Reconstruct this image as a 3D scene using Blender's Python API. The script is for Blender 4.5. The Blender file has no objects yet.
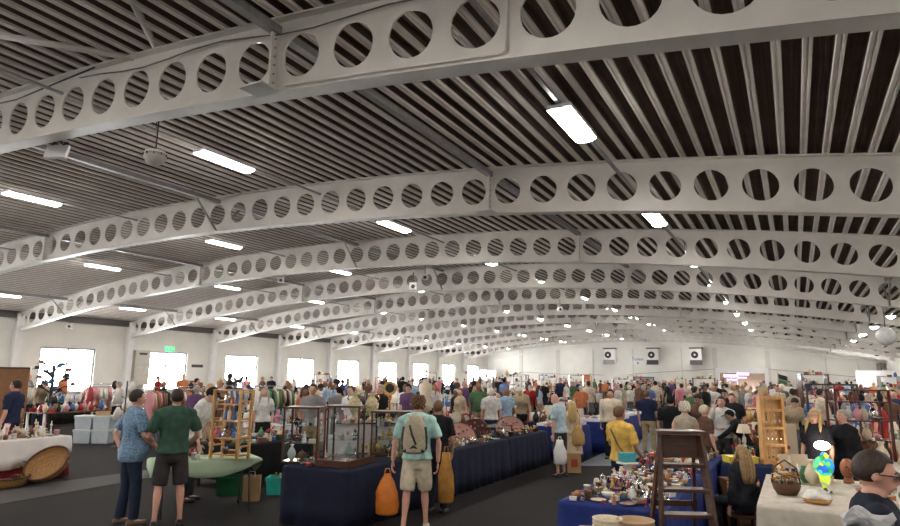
import bpy, math, random
from mathutils import Vector, Matrix
R_ = math.radians; PI = math.pi
random.seed(7)
SC = bpy.context.scene; COL = SC.collection
# ---------------------------------------------------------------- camera
F, PITCH, ROLL, HEAD, CH = 626.2, .178, -.012, .4985, 2.0
_s, _c, _sp, _cp = math.sin(HEAD), math.cos(HEAD), math.sin(PITCH), math.cos(PITCH)
FW = Vector((-_s*_cp, _c*_cp, _sp)); _r = Vector((_c, _s, 0)); _u = Vector((_s*_sp, -_c*_sp, _cp))
RT = _r*math.cos(ROLL) - _u*math.sin(ROLL); UP = _r*math.sin(ROLL) + _u*math.cos(ROLL)
cd = bpy.data.cameras.new('camera'); cam = bpy.data.objects.new('camera', cd); COL.objects.link(cam)
cd.sensor_width = 36; cd.lens = F/900*36; cd.clip_end = 400; cd.clip_start = .05
m_ = Matrix((RT, UP, -FW)).transposed().to_4x4(); m_.translation = (0, 0, CH); cam.matrix_world = m_
SC.camera = cam
# ---------------------------------------------------------------- light
SC.view_settings.view_transform = 'Standard'; SC.view_settings.look = 'None'
SC.view_settings.gamma = 1; SC.view_settings.use_curve_mapping = False
SC.view_settings.exposure = 1.75
w = bpy.data.worlds.new('world'); SC.world = w; w.use_nodes = True
bg = w.node_tree.nodes['Background']; bg.inputs['Color'].default_value = (1, .96, .94, 1); bg.inputs['Strength'].default_value = 12.0
LAMP = 26.0      # strength of a fluorescent diffuser
WIN_SUN = 0
sun = bpy.data.lights.new('sun', 'SUN'); sun.energy = 2.0; sun.angle = R_(3); sun.color = (1, .95, .88)
so = bpy.data.objects.new('sun', sun); COL.objects.link(so); so.rotation_euler = (R_(62), 0, R_(-75))

def ray(px, py): return FW + RT*((px-450)/F) + UP*((263-py)/F)
def at(px, py, z=0.):                       # point of a horizontal plane seen at a pixel
    d = ray(px, py); return Vector((0, 0, CH)) + d*((z-CH)/d.z)
def P(px, dep, z=0.):                       # point at a depth and height in a picture column
    a = FW + RT*((px-450)/F); b = ((z-CH)/dep - a.z)/UP.z
    return Vector((0, 0, CH)) + (a + UP*b)*dep
def top_z(px, py, dep): return CH + dep*ray(px, py).z
def onY(px, py, Y): d = ray(px, py); return Vector((0, 0, CH)) + d*(Y/d.y)
def onX(px, py, X): d = ray(px, py); return Vector((0, 0, CH)) + d*(X/d.x)

# ---------------------------------------------------------------- materials
_mats = {}
def mat(name, col, rough=.6, metal=0., var=.12, scale=9., bump=0., spec=.4, coat=0, emit=None, estr=0, alpha=1, trans=0, stretch=None):
    if name in _mats: return _mats[name]
    m = bpy.data.materials.new(name); m.use_nodes = True; nt = m.node_tree; b = nt.nodes['Principled BSDF']
    tc = nt.nodes.new('ShaderNodeTexCoord'); no = nt.nodes.new('ShaderNodeTexNoise'); no.inputs['Scale'].default_value = scale; no.inputs['Detail'].default_value = 4
    src = tc.outputs['Object']
    if stretch:
        mp = nt.nodes.new('ShaderNodeMapping'); mp.inputs['Scale'].default_value = stretch; nt.links.new(src, mp.inputs[0]); src = mp.outputs[0]
    nt.links.new(src, no.inputs['Vector'])
    rp = nt.nodes.new('ShaderNodeValToRGB'); e = rp.color_ramp.elements
    e[0].position, e[1].position = .3, .7
    e[0].color = tuple(max(0, c*(1-var)) for c in col[:3]) + (1,); e[1].color = tuple(min(1, c*(1+var)) for c in col[:3]) + (1,)
    nt.links.new(no.outputs['Fac'], rp.inputs[0]); nt.links.new(rp.outputs[0], b.inputs['Base Color'])
    b.inputs['Roughness'].default_value = rough; b.inputs['Metallic'].default_value = metal; b.inputs['Specular IOR Level'].default_value = spec
    if coat: b.inputs['Coat Weight'].default_value = coat
    if emit: b.inputs['Emission Color'].default_value = emit[:3] + (1,); b.inputs['Emission Strength'].default_value = estr
    if trans: b.inputs['Transmission Weight'].default_value = trans
    if alpha < 1: b.inputs['Alpha'].default_value = alpha
    if bump:
        bp = nt.nodes.new('ShaderNodeBump'); bp.inputs['Strength'].default_value = bump; bp.inputs['Distance'].default_value = .02
        nt.links.new(no.outputs['Fac'], bp.inputs['Height']); nt.links.new(bp.outputs[0], b.inputs['Normal'])
    _mats[name] = m; return m
def glass_mat(name='thin_glass', tint=(.93, .96, .97), refl=.10):
    if name in _mats: return _mats[name]
    m = bpy.data.materials.new(name); m.use_nodes = True; nt = m.node_tree; nt.nodes.clear()
    o = nt.nodes.new('ShaderNodeOutputMaterial'); mx = nt.nodes.new('ShaderNodeMixShader'); t = nt.nodes.new('ShaderNodeBsdfTransparent'); g = nt.nodes.new('ShaderNodeBsdfGlossy')
    fr = nt.nodes.new('ShaderNodeFresnel'); fr.inputs[0].default_value = 1.5; ge = nt.nodes.new('ShaderNodeNewGeometry'); sb = nt.nodes.new('ShaderNodeMath'); sb.operation = 'SUBTRACT'; sb.inputs[0].default_value = 1; mu = nt.nodes.new('ShaderNodeMath'); mu.operation = 'MULTIPLY'
    nt.links.new(ge.outputs['Backfacing'], sb.inputs[1]); nt.links.new(fr.outputs[0], mu.inputs[0]); nt.links.new(sb.outputs[0], mu.inputs[1])
    t.inputs[0].default_value = tint + (1,); g.inputs['Roughness'].default_value = .03
    nt.links.new(mu.outputs[0], mx.inputs[0]); nt.links.new(t.outputs[0], mx.inputs[1]); nt.links.new(g.outputs[0], mx.inputs[2]); nt.links.new(mx.outputs[0], o.inputs[0])
    _mats[name] = m; return m

# ---------------------------------------------------------------- mesh builder
class MB:
    def __init__(s): s.v = []; s.f = []; s.sm = []; s.mi = []
    def add(s, vs, fs, smooth=False, mi=0, M=None):
        n = len(s.v)
        s.v += [tuple(M @ Vector(v)) if M is not None else tuple(v) for v in vs]
        for f in fs: s.f.append([i+n for i in f]); s.sm.append(smooth); s.mi.append(mi)
        return s
    def box(s, c, d, rz=0, mi=0, M=None, taper=1., rx=0, ry=0):
        x, y, z = d[0]/2, d[1]/2, d[2]/2
        vs = [(-x, -y, -z), (x, -y, -z), (x, y, -z), (-x, y, -z), (-x*taper, -y*taper, z), (x*taper, -y*taper, z), (x*taper, y*taper, z), (-x*taper, y*taper, z)]
        T = Matrix.Translation(c) @ Matrix.Rotation(rz, 4, 'Z') @ Matrix.Rotation(ry, 4, 'Y') @ Matrix.Rotation(rx, 4, 'X')
        if M is not None: T = M @ T
        return s.add(vs, [(0, 3, 2, 1), (4, 5, 6, 7), (0, 1, 5, 4), (1, 2, 6, 5), (2, 3, 7, 6), (3, 0, 4, 7)], False, mi, T)
    def bar(s, a, b, w, h=None, mi=0):          # square bar between two points
        a, b = Vector(a), Vector(b); h = h or w; d = b-a; L = d.length; z = d.normalized()
        q = z.to_track_quat('Z', 'Y').to_matrix().to_4x4(); T = Matrix.Translation((a+b)/2) @ q
        x, y, k = w/2, h/2, L/2
        return s.add([(-x, -y, -k), (x, -y, -k), (x, y, -k), (-x, y, -k), (-x, -y, k), (x, -y, k), (x, y, k), (-x, y, k)],
                     [(0, 3, 2, 1), (4, 5, 6, 7), (0, 1, 5, 4), (1, 2, 6, 5), (2, 3, 7, 6), (3, 0, 4, 7)], False, mi, T)
    def rings(s, rs, smooth=True, mi=0, cap=True, M=None):   # list of rings (lists of points, equal length)
        n = len(rs[0]); vs = [p for r in rs for p in r]; fs = []
        for i in range(len(rs)-1):
            for j in range(n):
                k = (j+1) % n; fs.append((i*n+j, i*n+k, (i+1)*n+k, (i+1)*n+j))
        s.add(vs, fs, smooth, mi, M)
        if cap:
            b = len(s.v)-len(vs); s.f.append([b+j for j in range(n)][::-1]); s.sm.append(False); s.mi.append(mi)
            b2 = b+(len(rs)-1)*n; s.f.append([b2+j for j in range(n)]); s.sm.append(False); s.mi.append(mi)
        return s
    def lathe(s, prof, c=(0, 0, 0), n=16, mi=0, M=None, smooth=True, cap=True, sx=1, sy=1):
        rs = [[(c[0]+sx*max(r, 1e-4)*math.cos(2*PI*j/n), c[1]+sy*max(r, 1e-4)*math.sin(2*PI*j/n), c[2]+z) for j in range(n)] for r, z in prof]
        return s.rings(rs, smooth, mi, cap, M)
    def tube(s, pts, rad, n=8, mi=0, smooth=True, flat=1.):
        pts = [Vector(p) for p in pts]; rad = rad if isinstance(rad, (list, tuple)) else [rad]*len(pts); rs = []
        ref = Vector((0, 0, 1))
        for i, p in enumerate(pts):
            d = (pts[min(i+1, len(pts)-1)] - pts[max(i-1, 0)]).normalized()
            if abs(d.dot(ref)) > .95: ref = Vector((0, 1, 0)) if abs(d.y) < .9 else Vector((1, 0, 0))
            a = d.cross(ref).normalized(); b = d.cross(a).normalized()*flat; ref = -d.cross(a).normalized() if False else ref
            rs.append([tuple(p + (a*math.cos(2*PI*j/n) + b*math.sin(2*PI*j/n))*rad[i]) for j in range(n)])
        return s.rings(rs, smooth, mi)
    def ball(s, c, r, n=12, k=8, mi=0, M=None):
        r = r if isinstance(r, (list, tuple)) else (r, r, r); rs = []
        for i in range(k+1):
            t = -PI/2 + PI*i/k; q = max(math.cos(t), .002)
            rs.append([(c[0]+r[0]*q*math.cos(2*PI*j/n), c[1]+r[1]*q*math.sin(2*PI*j/n), c[2]+r[2]*math.sin(t)) for j in range(n)])
        return s.rings(rs, True, mi, True, M)
    def slab(s, out, t, axis='z', c=(0, 0, 0), mi=0, smooth=False, M=None):   # outline extruded by t along an axis, centred
        def q(u, v, h):
            return {'z': (u, v, h), 'y': (u, h, v), 'x': (h, u, v)}[axis]
        a = [tuple(Vector(q(u, v, -t/2))+Vector(c)) for u, v in out]; b = [tuple(Vector(q(u, v, t/2))+Vector(c)) for u, v in out]
        return s.rings([a, b], smooth, mi, True, M)
    def mesh(s, name):
        me = bpy.data.meshes.new(name); me.from_pydata(s.v, [], s.f)
        me.polygons.foreach_set('use_smooth', s.sm); me.polygons.foreach_set('material_index', s.mi); me.update()
        return me
    def build(s, name, mats, parent=None, loc=None, rz=0):
        me = s.mesh(name); return link(name, me, mats, parent, loc, rz)
def link(name, me, mats, parent=None, loc=None, rz=0):
    o = bpy.data.objects.new(name, me); COL.objects.link(o)
    if not isinstance(mats, (list, tuple)): mats = [mats]
    while len(me.materials) < len(mats): me.materials.append(None)
    for i, m in enumerate(mats): o.material_slots[i].link = 'OBJECT'; o.material_slots[i].material = m
    if parent: o.parent = parent
    if loc is not None: o.location = loc
    o.rotation_euler[2] = rz
    return o
def tag(o, label=None, cat=None, group=None, kind=None):
    if label: o['label'] = label
    if cat: o['category'] = cat
    if group: o['group'] = group
    if kind: o['kind'] = kind
    return o
def thing(name, label, cat, loc=(0, 0, 0), rz=0, group=None):
    o = bpy.data.objects.new(name, None); COL.objects.link(o); o.location = loc; o.rotation_euler = (0, 0, rz); o.empty_display_size = .1
    return tag(o, label, cat, group)
def struct(name, mb, mats, **k): return tag(mb.build(name, mats, **k), kind='structure')
KIDS = {}
def kids(o):
    return [c for c in COL.objects if c.parent == o]
def dup(tree, loc, rz=0, label=None, group=None, sc=1.):
    """tree = (root, [(part, [subparts])...]) ; copies share mesh data"""
    r = tree[0].copy(); COL.objects.link(r); r.location = loc; r.rotation_euler = (0, 0, rz); r.scale = (sc, sc, sc)
    if label: r['label'] = label
    if group: r['group'] = group
    out = []
    for p, subs in tree[1]:
        c = p.copy(); COL.objects.link(c); c.parent = r
        out.append((c, [])) 
        for q in subs:
            d = q.copy(); COL.objects.link(d); d.parent = c; out[-1][1].append(d)
    return (r, out)
def recol(o, m, i=0): o.material_slots[i].material = m

# ---------------------------------------------------------------- palette
WHITE = mat('white_paint', (.74, .74, .74), .45, var=.05, scale=3)
WALLP = mat('wall_panel', (.72, .705, .66), .7, var=.04, scale=1.2)
STEEL = mat('beam_paint', (.60, .57, .53), .42, var=.06, scale=2.5)
GREYM = mat('grey_metal', (.30, .29, .29), .45, .3, var=.15)
DARKM = mat('dark_metal', (.07, .065, .065), .5, .2)
CHROME = mat('chrome', (.75, .75, .75), .18, 1., var=.05)
BRASS = mat('brass', (.72, .50, .20), .25, 1., var=.15)
BLACKP = mat('black_plastic', (.02, .02, .022), .5)
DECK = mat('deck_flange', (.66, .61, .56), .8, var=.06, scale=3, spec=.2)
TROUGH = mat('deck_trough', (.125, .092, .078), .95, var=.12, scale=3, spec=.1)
GLASS = glass_mat()
NAVY = mat('navy_cloth', (.004, .0075, .028), .85, var=.3, scale=6, bump=.3)
ROYAL = mat('royal_blue_cloth', (.006, .020, .15), .8, var=.2, scale=6, bump=.3)
BLACKC = mat('black_cloth', (.004, .004, .005), .9, var=.3)
WHITEC = mat('white_cloth', (.72, .68, .66), .85, var=.06, scale=5, bump=.2)
GREENC = mat('sage_cloth', (.42, .53, .38), .85, var=.07, scale=5, bump=.2)
REDC = mat('dark_red_cloth', (.22, .02, .03), .85)
WOODL = mat('pine_wood', (.48, .24, .09), .45, var=.3, scale=6, stretch=(6, 6, .7))
WOODO = mat('orange_pine', (.60, .33, .12), .4, var=.25, scale=5, stretch=(6, 6, .7))
WOODD = mat('dark_wood', (.085, .032, .018), .35, var=.4, scale=7, stretch=(1, 1, 7), coat=.3)
WICK = mat('wicker', (.36, .19, .07), .6, var=.45, scale=60, bump=.6)

# ---------------------------------------------------------------- hall
S, Y1, X0, AA, ZB, DEP = 6.0, 5.04, -14.4, .0047, 3.61+CH, .91
XL, XR, YB, YF = -33.56, 6.9, 71.04, -19.5
def arc(x): return ZB - AA*(x-X0)**2          # underside of the beams
# floor: charcoal carpet tiles with lighter aisle strips
def floor_mat():
    m = bpy.data.materials.new('charcoal_carpet'); m.use_nodes = True; nt = m.node_tree; b = nt.nodes['Principled BSDF']; L = nt.links.new
    tc = nt.nodes.new('ShaderNodeTexCoord'); sx = nt.nodes.new('ShaderNodeSeparateXYZ'); L(tc.outputs['Object'], sx.inputs[0])
    n1 = nt.nodes.new('ShaderNodeTexNoise'); n1.inputs['Scale'].default_value = 90; n1.inputs['Detail'].default_value = 3; L(tc.outputs['Object'], n1.inputs['Vector'])
    n2 = nt.nodes.new('ShaderNodeTexNoise'); n2.inputs['Scale'].default_value = .8; L(tc.outputs['Object'], n2.inputs['Vector'])
    # lighter strip running across the hall between Y a and b
    def band(lo, hi, out):
        a = nt.nodes.new('ShaderNodeMath'); a.operation = 'GREATER_THAN'; a.inputs[1].default_value = lo; L(out, a.inputs[0])
        c = nt.nodes.new('ShaderNodeMath'); c.operation = 'LESS_THAN'; c.inputs[1].default_value = hi; L(out, c.inputs[0])
        d = nt.nodes.new('ShaderNodeMath'); d.operation = 'MULTIPLY'; L(a.outputs[0], d.inputs[0]); L(c.outputs[0], d.inputs[1]); return d
    d1 = band(-3, -1.6, sx.outputs['X'])
    r = nt.nodes.new('ShaderNodeValToRGB'); e = r.color_ramp.elements; e[0].position, e[1].position = .3, .75
    e[0].color = (.009, .0075, .0075, 1); e[1].color = (.028, .024, .024, 1); L(n1.outputs['Fac'], r.inputs[0])
    mx = nt.nodes.new('ShaderNodeMixRGB'); mx.blend_type = 'MULTIPLY'; mx.inputs[0].default_value = .5; L(r.outputs[0], mx.inputs[1]); L(n2.outputs['Fac'], mx.inputs[2])
    L(mx.outputs[0], b.inputs['Base Color']); b.inputs['Roughness'].default_value = .85; b.inputs['Specular IOR Level'].default_value = .25
    bp = nt.nodes.new('ShaderNodeBump'); bp.inputs['Strength'].default_value = .4; bp.inputs['Distance'].default_value = .01; L(n1.outputs['Fac'], bp.inputs['Height']); L(bp.outputs[0], b.inputs['Normal'])
    return m
struct('floor', MB().box(((XL+XR)/2, (YB+YF)/2, -.05), (XR-XL+1, YB-YF+1, .1)), floor_mat())
# paler vinyl walkway strip let into the carpet where the aisle crosses
def quad_strip(pts, z=.004):
    return MB().slab(pts, .006, 'z', (0, 0, z))
AISLE = mat('walkway_strip', (.060, .055, .055), .75, var=.15, scale=40)
a0, a1, a2, a3 = at(-20, 492), at(-20, 508), at(150, 478), at(150, 470)
struct('floor_walkway', quad_strip([(a0.x, a0.y), (a1.x, a1.y), (a2.x, a2.y), (a3.x, a3.y)]), AISLE)
a0, a1, a2, a3 = at(575, 466), at(612, 466), at(720, 432), at(655, 430)
struct('floor_walkway', quad_strip([(a0.x, a0.y), (a1.x, a1.y), (a2.x, a2.y), (a3.x, a3.y)]), mat('walkway_vinyl', (.20, .22, .25), .45, var=.15, scale=4))
# roof deck: deep trapezoidal ribs running the length of the hall
mb = MB(); x = XL-.3; zt = lambda q: arc(q)+DEP+.02
pts = []
while x < XR+.4:          # (across, height, 1 = dark perforated face after this point)
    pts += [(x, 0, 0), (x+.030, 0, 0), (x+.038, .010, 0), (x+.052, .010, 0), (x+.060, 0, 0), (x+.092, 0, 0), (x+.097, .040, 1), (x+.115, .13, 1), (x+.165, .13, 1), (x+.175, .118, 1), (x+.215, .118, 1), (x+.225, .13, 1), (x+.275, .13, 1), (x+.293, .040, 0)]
    x += .300
P3 = [(q, zt(q)+h) for q, h, _ in pts]; n = len(P3)
mb.v += [(q, YF, z) for q, z in P3] + [(q, YB+.2, z) for q, z in P3]
for i in range(n-1):
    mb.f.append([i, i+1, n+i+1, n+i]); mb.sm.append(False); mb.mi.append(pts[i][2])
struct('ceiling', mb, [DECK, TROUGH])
mb = MB(); rs = [[(q, YF-.2, zt(q)+.2), (q, YB+.3, zt(q)+.2), (q, YB+.3, zt(q)+.3), (q, YF-.2, zt(q)+.3)] for q in [XL-.5 + i*(XR-XL+1)/40 for i in range(41)]]
struct('ceiling_outer_skin', mb.rings(rs, False), GREYM)

# left wall with a window in every bay
nb = 12; wy0, wy1, wz0, wz1 = 1.25, 4.15, .95, 3.2
def wall_with_holes(name, X, out, holes, y0, y1, z1, m):
    mb = MB(); t = .25; xc = X+out*t/2; ys = [y0]
    for a, b in holes: ys += [a, b]
    ys.append(y1)
    for i in range(0, len(ys), 2): mb.box((xc, (ys[i]+ys[i+1])/2, z1/2), (t, ys[i+1]-ys[i], z1))
    for a, b in holes:
        mb.box((xc, (a+b)/2, wz0/2), (t, b-a, wz0)); mb.box((xc, (a+b)/2, (wz1+z1)/2), (t, b-a, z1-wz1))
    return struct(name, mb, m)
holesL = [(Y1+S*k+wy0, Y1+S*k+wy1) for k in range(-4, 11)]
eaveL = arc(XL)+DEP+.25
wall_with_holes('wall_left', XL, -1, holesL, YF, YB+.2, eaveL, WALLP)
holesR = [(Y1+S*k+wy0, Y1+S*k+wy1) for k in (8,)]
wall_with_holes('wall_right', XR, 1, holesR, YF, YB+.2, arc(XR)+DEP+.25, WALLP)
# back wall, arched top, with a doorway
def wall_end(name, Y, t, door, m):
    mb = MB(); xs = sorted(set([XL-.25 + i*(XR-XL+.5)/40 for i in range(41)] + list(door[:2] if door else [])))
    for a, b in zip(xs, xs[1:]):
        z0 = door[2] if door and a >= door[0]-1e-6 and b <= door[1]+1e-6 else 0
        v = [(a, Y, z0), (b, Y, z0), (b, Y, arc(b)+DEP+.18), (a, Y, arc(a)+DEP+.18), (a, Y+t, z0), (b, Y+t, z0), (b, Y+t, arc(b)+DEP+.18), (a, Y+t, arc(a)+DEP+.18)]
        mb.add(v, [(0, 1, 2, 3), (7, 6, 5, 4), (0, 4, 5, 1), (3, 2, 6, 7), (0, 3, 7, 4), (1, 5, 6, 2)])
    return struct(name, mb, m)
DX0, DX1 = onY(718, 380, YB).x, onY(767, 380, YB).x
wall_end('wall_back', YB, .25, (DX0, DX1, 2.6), WALLP)
wall_end('wall_front', YF-.25, .25, None, WALLP)
# dark lobby behind the doorway
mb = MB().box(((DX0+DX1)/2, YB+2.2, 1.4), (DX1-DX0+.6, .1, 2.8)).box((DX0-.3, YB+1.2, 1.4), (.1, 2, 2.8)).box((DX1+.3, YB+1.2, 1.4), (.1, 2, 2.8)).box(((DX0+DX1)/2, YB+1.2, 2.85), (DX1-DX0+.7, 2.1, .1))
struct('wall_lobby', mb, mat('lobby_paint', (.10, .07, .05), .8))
mb = MB()
for q in (DX0, DX1): mb.box((q, YB-.03, 1.35), (.35, .16, 2.7))
mb.box(((DX0+DX1)/2, YB-.03, 2.85), (DX1-DX0+.35, .16, .5))
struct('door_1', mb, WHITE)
# panel rails and joint strips on the back wall
RAILM = mat('rail_grey', (.36, .34, .31), .5)
def rail(pxs, w=.09):
    mb = MB(); q = [onY(a, b, YB-.05) for a, b in pxs]
    for a, b in zip(q, q[1:]): mb.bar(a, b, w, .06)
    return mb
struct('trim_1', rail([(520, 372), (557, 374), (604, 375)]), RAILM)
struct('trim_2', rail([(633, 374), (680, 371), (715, 369)]), RAILM)
struct('trim_3', rail([(719, 370), (768, 369), (825, 374), (866, 378)]), RAILM)
mb = MB()
for px in (521, 558, 593, 633, 682, 715, 768, 826, 858):
    q = onY(px, 365, YB-.04); mb.box((q.x, q.y, 2.6), (.12 if px not in (558, 715, 521, 768) else .45, .08, 5.2))
for px in (521, 558, 715):
    pass
struct('trim_4', mb, mat('panel_joint', (.60, .58, .53), .7, var=.02))
mb = MB(); q = [(i, YB-.06, arc(i)-.02) for i in [XL + j*(XR-XL)/30 for j in range(31)]]
for a, b in zip(q, q[1:]): mb.bar(a, b, .12, .14)
struct('trim_5', mb, WALLP)
# left wall: posts, eaves trim, window frames
nt_ = 0
for k in range(-4, 12):
    y = Y1+S*k
    mb = MB().box((XL+.14, y, eaveL/2-.1), (.28, .30, eaveL-.3)).box((XL+.30, y, eaveL/2-.1), (.03, .34, eaveL-.3))
    struct('trim_%d' % (6+nt_), mb, WHITE); nt_ += 1
mb = MB().box((XL+.09, (YB+YF)/2, eaveL-.33), (.18, YB-YF, .34)).box((XR-.09, (YB+YF)/2, arc(XR)+DEP-.1), (.18, YB-YF, .34))
struct('trim_%d' % (6+nt_), mb, mat('eaves_grey', (.13, .12, .12), .7)); nt_ += 1
WFR = mat('window_frame_grey', (.20, .20, .23), .5)
wn = 0
for X, out, holes in ((XL, -1, holesL), (XR, 1, holesR)):
    for a, b in holes:
        wn += 1; xc = X+out*.10; yc = (a+b)/2; h = wz1-wz0
        g = thing('window_%d' % wn, None, None, (xc, yc, wz0)); g['kind'] = 'structure'
        mb = MB()
        for yy in (a-yc+.04, b-yc-.04): mb.box((0, yy, h/2), (.08, .08, h))
        for zz in (.04, h-.04): mb.box((0, 0, zz), (.08, b-a-.16, .08))
        mb.box((0, 0, h*.5), (.08, .08, h-.16)); mb.box((0, (a-b)*.25, h*.64), (.08, (b-a)/2-.12, .07)); mb.box((0, (b-a)*.25, h*.64), (.08, (b-a)/2-.12, .07))
        mb.build('window_frame', WFR, g)
        MB().box((out*.01, 0, h/2), (.008, b-a-.1, h-.1)).build('window_pane', GLASS, g)
        MB().box((-out*.12, 0, -.03), (.22, b-a+.1, .05)).build('window_sill', WHITE, g)

# ---------------------------------------------------------------- cellular beams
ORD = ['first', 'second', 'third', 'fourth', 'fifth', 'sixth', 'seventh', 'eighth', 'ninth', 'tenth', 'eleventh']
def beam_meshes():
    N = 24; pitch = .745; rr = .272; tw = .012; x = -.26-pitch*45
    web = MB(); splice_x = [-5.1-.37*0, -20.6]
    while x+pitch/2 < XL+.3: x += pitch
    first = x-pitch/2
    if first > XL+.3:                                   # solid end piece
        a, b = XL+.29, first
        for sgn in (0,):
            v = []
            for yy in (-tw, tw):
                v += [(a, yy, arc(a)), (b, yy, arc(b)), (b, yy, arc(b)+DEP), (a, yy, arc(a)+DEP)]
            web.add(v, [(0, 1, 2, 3), (7, 6, 5, 4), (0, 3, 7, 4), (0, 4, 5, 1), (3, 2, 6, 7)])
    while x+pitch/2 < XR+.3:
        sl = -2*AA*(x-X0)
        mid = lambda q: arc(q)+DEP/2
        out = []; hole = []
        for j in range(N):
            t = 2*PI*(j+.5)/N; c, s2 = math.cos(t), math.sin(t)
            hx, hz = rr*c, rr*s2
            k = min((pitch/2)/abs(c) if abs(c) > 1e-6 else 9, (DEP/2)/abs(s2) if abs(s2) > 1e-6 else 9)
            ox, oz = k*c, k*s2
            hole.append((x+hx, arc(x)+DEP/2+sl*hx+hz)); out.append((x+ox, mid(x+ox)+oz))
        # corners: snap the diagonal samples to the true corners
        for sgx in (1, -1):
            for sgz in (1, -1):
                best = min(range(N), key=lambda j: (out[j][0]-(x+sgx*pitch/2))**2+(out[j][1]-(mid(x+sgx*pitch/2)+sgz*DEP/2))**2)
                q = x+sgx*pitch/2; out[best] = (q, mid(q)+sgz*DEP/2)
        v = [(a, -tw, b) for a, b in hole] + [(a, -tw, b) for a, b in out] + [(a, tw, b) for a, b in hole] + [(a, tw, b) for a, b in out]
        f = []
        for j in range(N):
            k = (j+1) % N
            f += [(j, k, N+k, N+j), (2*N+k, 2*N+j, 3*N+j, 3*N+k), (k, j, 2*N+j, 2*N+k)]
        web.add(v, f); x += pitch
    xs = [XL+.29+i*(XR-.02-XL-.29)/70 for i in range(71)]
    def fl(z0, z1, wd):
        return MB().rings([[(q, -wd/2, arc(q)+z0), (q, wd/2, arc(q)+z0), (q, wd/2, arc(q)+z1), (q, -wd/2, arc(q)+z1)] for q in xs], False)
    return web, fl(-.022, .0, .24), fl(DEP, DEP+.018, .24)
web, bf, tf = beam_meshes()
splices = (-5.1, -20.6); vees = (-12.9, -29.6, 2.7)
proto = None
for k in range(11):
    y = Y1+S*k
    if proto is None:
        t = thing('roof_beam', '', 'roof beam', (0, y, 0))
        parts = [web.build('web', STEEL, t), bf.build('bottom_flange', STEEL, t), tf.build('top_flange', STEEL, t)]
        for sx in splices:
            mb = MB(); z = arc(sx)
            mb.box((sx, 0, z+DEP/2), (.030, .24, DEP-.002))
            p = mb.build('splice_plate', STEEL, t); parts.append(p)
            mb = MB()
            for i in range(7):
                for dy in (-.07, .07):
                    mb.tube([(sx-.035, dy, z+.12+i*.11), (sx+.035, dy, z+.12+i*.11)], .013, 6)
            bo = mb.build('bolt_row', GREYM, p); parts.append((p, bo))
            mb = MB().box((sx, -.24, z-.03), (.34, .30, .02)); parts.append(mb.build('bracket_plate', STEEL, t))
        for sx in vees:
            z = arc(sx)
            for sg in (-1, 1):
                parts.append(MB().tube([(sx, sg*.02, z+.01), (sx-.03, sg*.85, z+DEP-.01)], .028, 8).build('knee_brace', GREYM, t))
        proto = t; lst = []
        subs = {p: [q] for p, q in [e for e in parts if isinstance(e, tuple)]}
        tree = (t, [(p, subs.get(p, [])) for p in parts if not isinstance(p, tuple)])
    else:
        t, _ = dup(tree, (0, y, 0))
    t['label'] = 'white curved roof beam with round holes, %s from the camera end' % ORD[k]
# longitudinal tubes between beams
for sx in (-12.9, -29.6, 2.7, -5.1, -20.6):
    z = arc(sx)+DEP-.06
    mb = MB().box((sx, (YB+YF)/2, z-.05), (.12, YB-YF, .10))
    tag(mb.build('roof_purlin', GREYM), {-12.9: 'grey steel purlin along the crown of the roof', -29.6: 'grey steel purlin beside the window wall', 2.7: 'grey steel purlin over the lamp and glassware stall', -5.1: 'grey steel purlin over the navy clothed stall', -20.6: 'grey steel purlin midway between crown and window wall'}[sx], 'purlin')

za = ZB+DEP-.16
for (pa, pb), lb in (((( 163, 62), (128, -8)), 'slanting grey roof brace tube rising away over the first beam'), (((158, 62), (-14, 33)), 'long grey roof brace tube running off toward the window wall')):
    q1, q2 = at(pa[0], pa[1], za), at(pb[0], pb[1], za-.08)
    tag(MB().tube([q1, q2], .045, 10).build('roof_brace', STEEL), lb, 'roof brace')
# ---------------------------------------------------------------- fluorescent lights
LIT = bpy.data.materials.new('lit_diffuser'); LIT.use_nodes = True
b = LIT.node_tree.nodes['Principled BSDF']; b.inputs['Base Color'].default_value = (.9, .9, .9, 1); b.inputs['Emission Color'].default_value = (1, .945, .87, 1); b.inputs['Emission Strength'].default_value = LAMP
rows = [-2.5, -9.5, -16.2, -22.6, -29.3, 3.7]
rown = ['over the wide aisle', 'over the display cases', 'under the roof crown', 'midway to the windows', 'close to the windows', 'over the lamp stalls']
lp = None
def light_meshes():
    hb = MB().box((0, 0, -.03), (.335, 1.25, .06)).box((0, .635, -.045), (.18, .03, .05)).box((0, -.635, -.045), (.18, .03, .05))
    rs = []
    for y in (-.615, .615): rs.append([(.16*math.cos(t), y, -.065-.05*math.sin(t)) for t in [PI*i/8 for i in range(9)]])
    return hb, MB().rings(rs, True)
BAY = ['bay behind the camera', 'bay far behind the camera']
for ri, X in enumerate(rows):
    zc = arc(X)+.64
    for k in range(-4, 11):
        y = Y1+S*k+3.15
        lab = 'lit fluorescent light %s, %s bay down the hall' % (rown[ri], ORD[k]) if k >= 0 else 'lit fluorescent light %s, behind the picture' % rown[ri]
        if lp is None:
            t = thing('fluorescent_light', lab, 'ceiling light', (X, y, zc), 0)
            hb, df = light_meshes()
            pp = [hb.build('housing', WHITE, t), df.build('diffuser', LIT, t)]
            lp = (t, [(q, []) for q in pp])
        else: t, _ = dup(lp, (X, y, zc), 0, lab)
        t['group'] = 'fluorescent ceiling lights'
    tr = thing('lighting_trunking', 'thin metal trunking carrying the lights %s' % rown[ri], 'trunking', (X, 0, zc))
    MB().box((0, (YB+YF)/2, .024), (.055, YB-YF-.2, .04)).build('trunk', GREYM, tr)
    for k in range(11): MB().tube([(0, Y1+S*k+1.6, .042), (0, Y1+S*k+1.6, DEP-.66)], .008, 6).build('hanger_rod', DARKM, tr)

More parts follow.
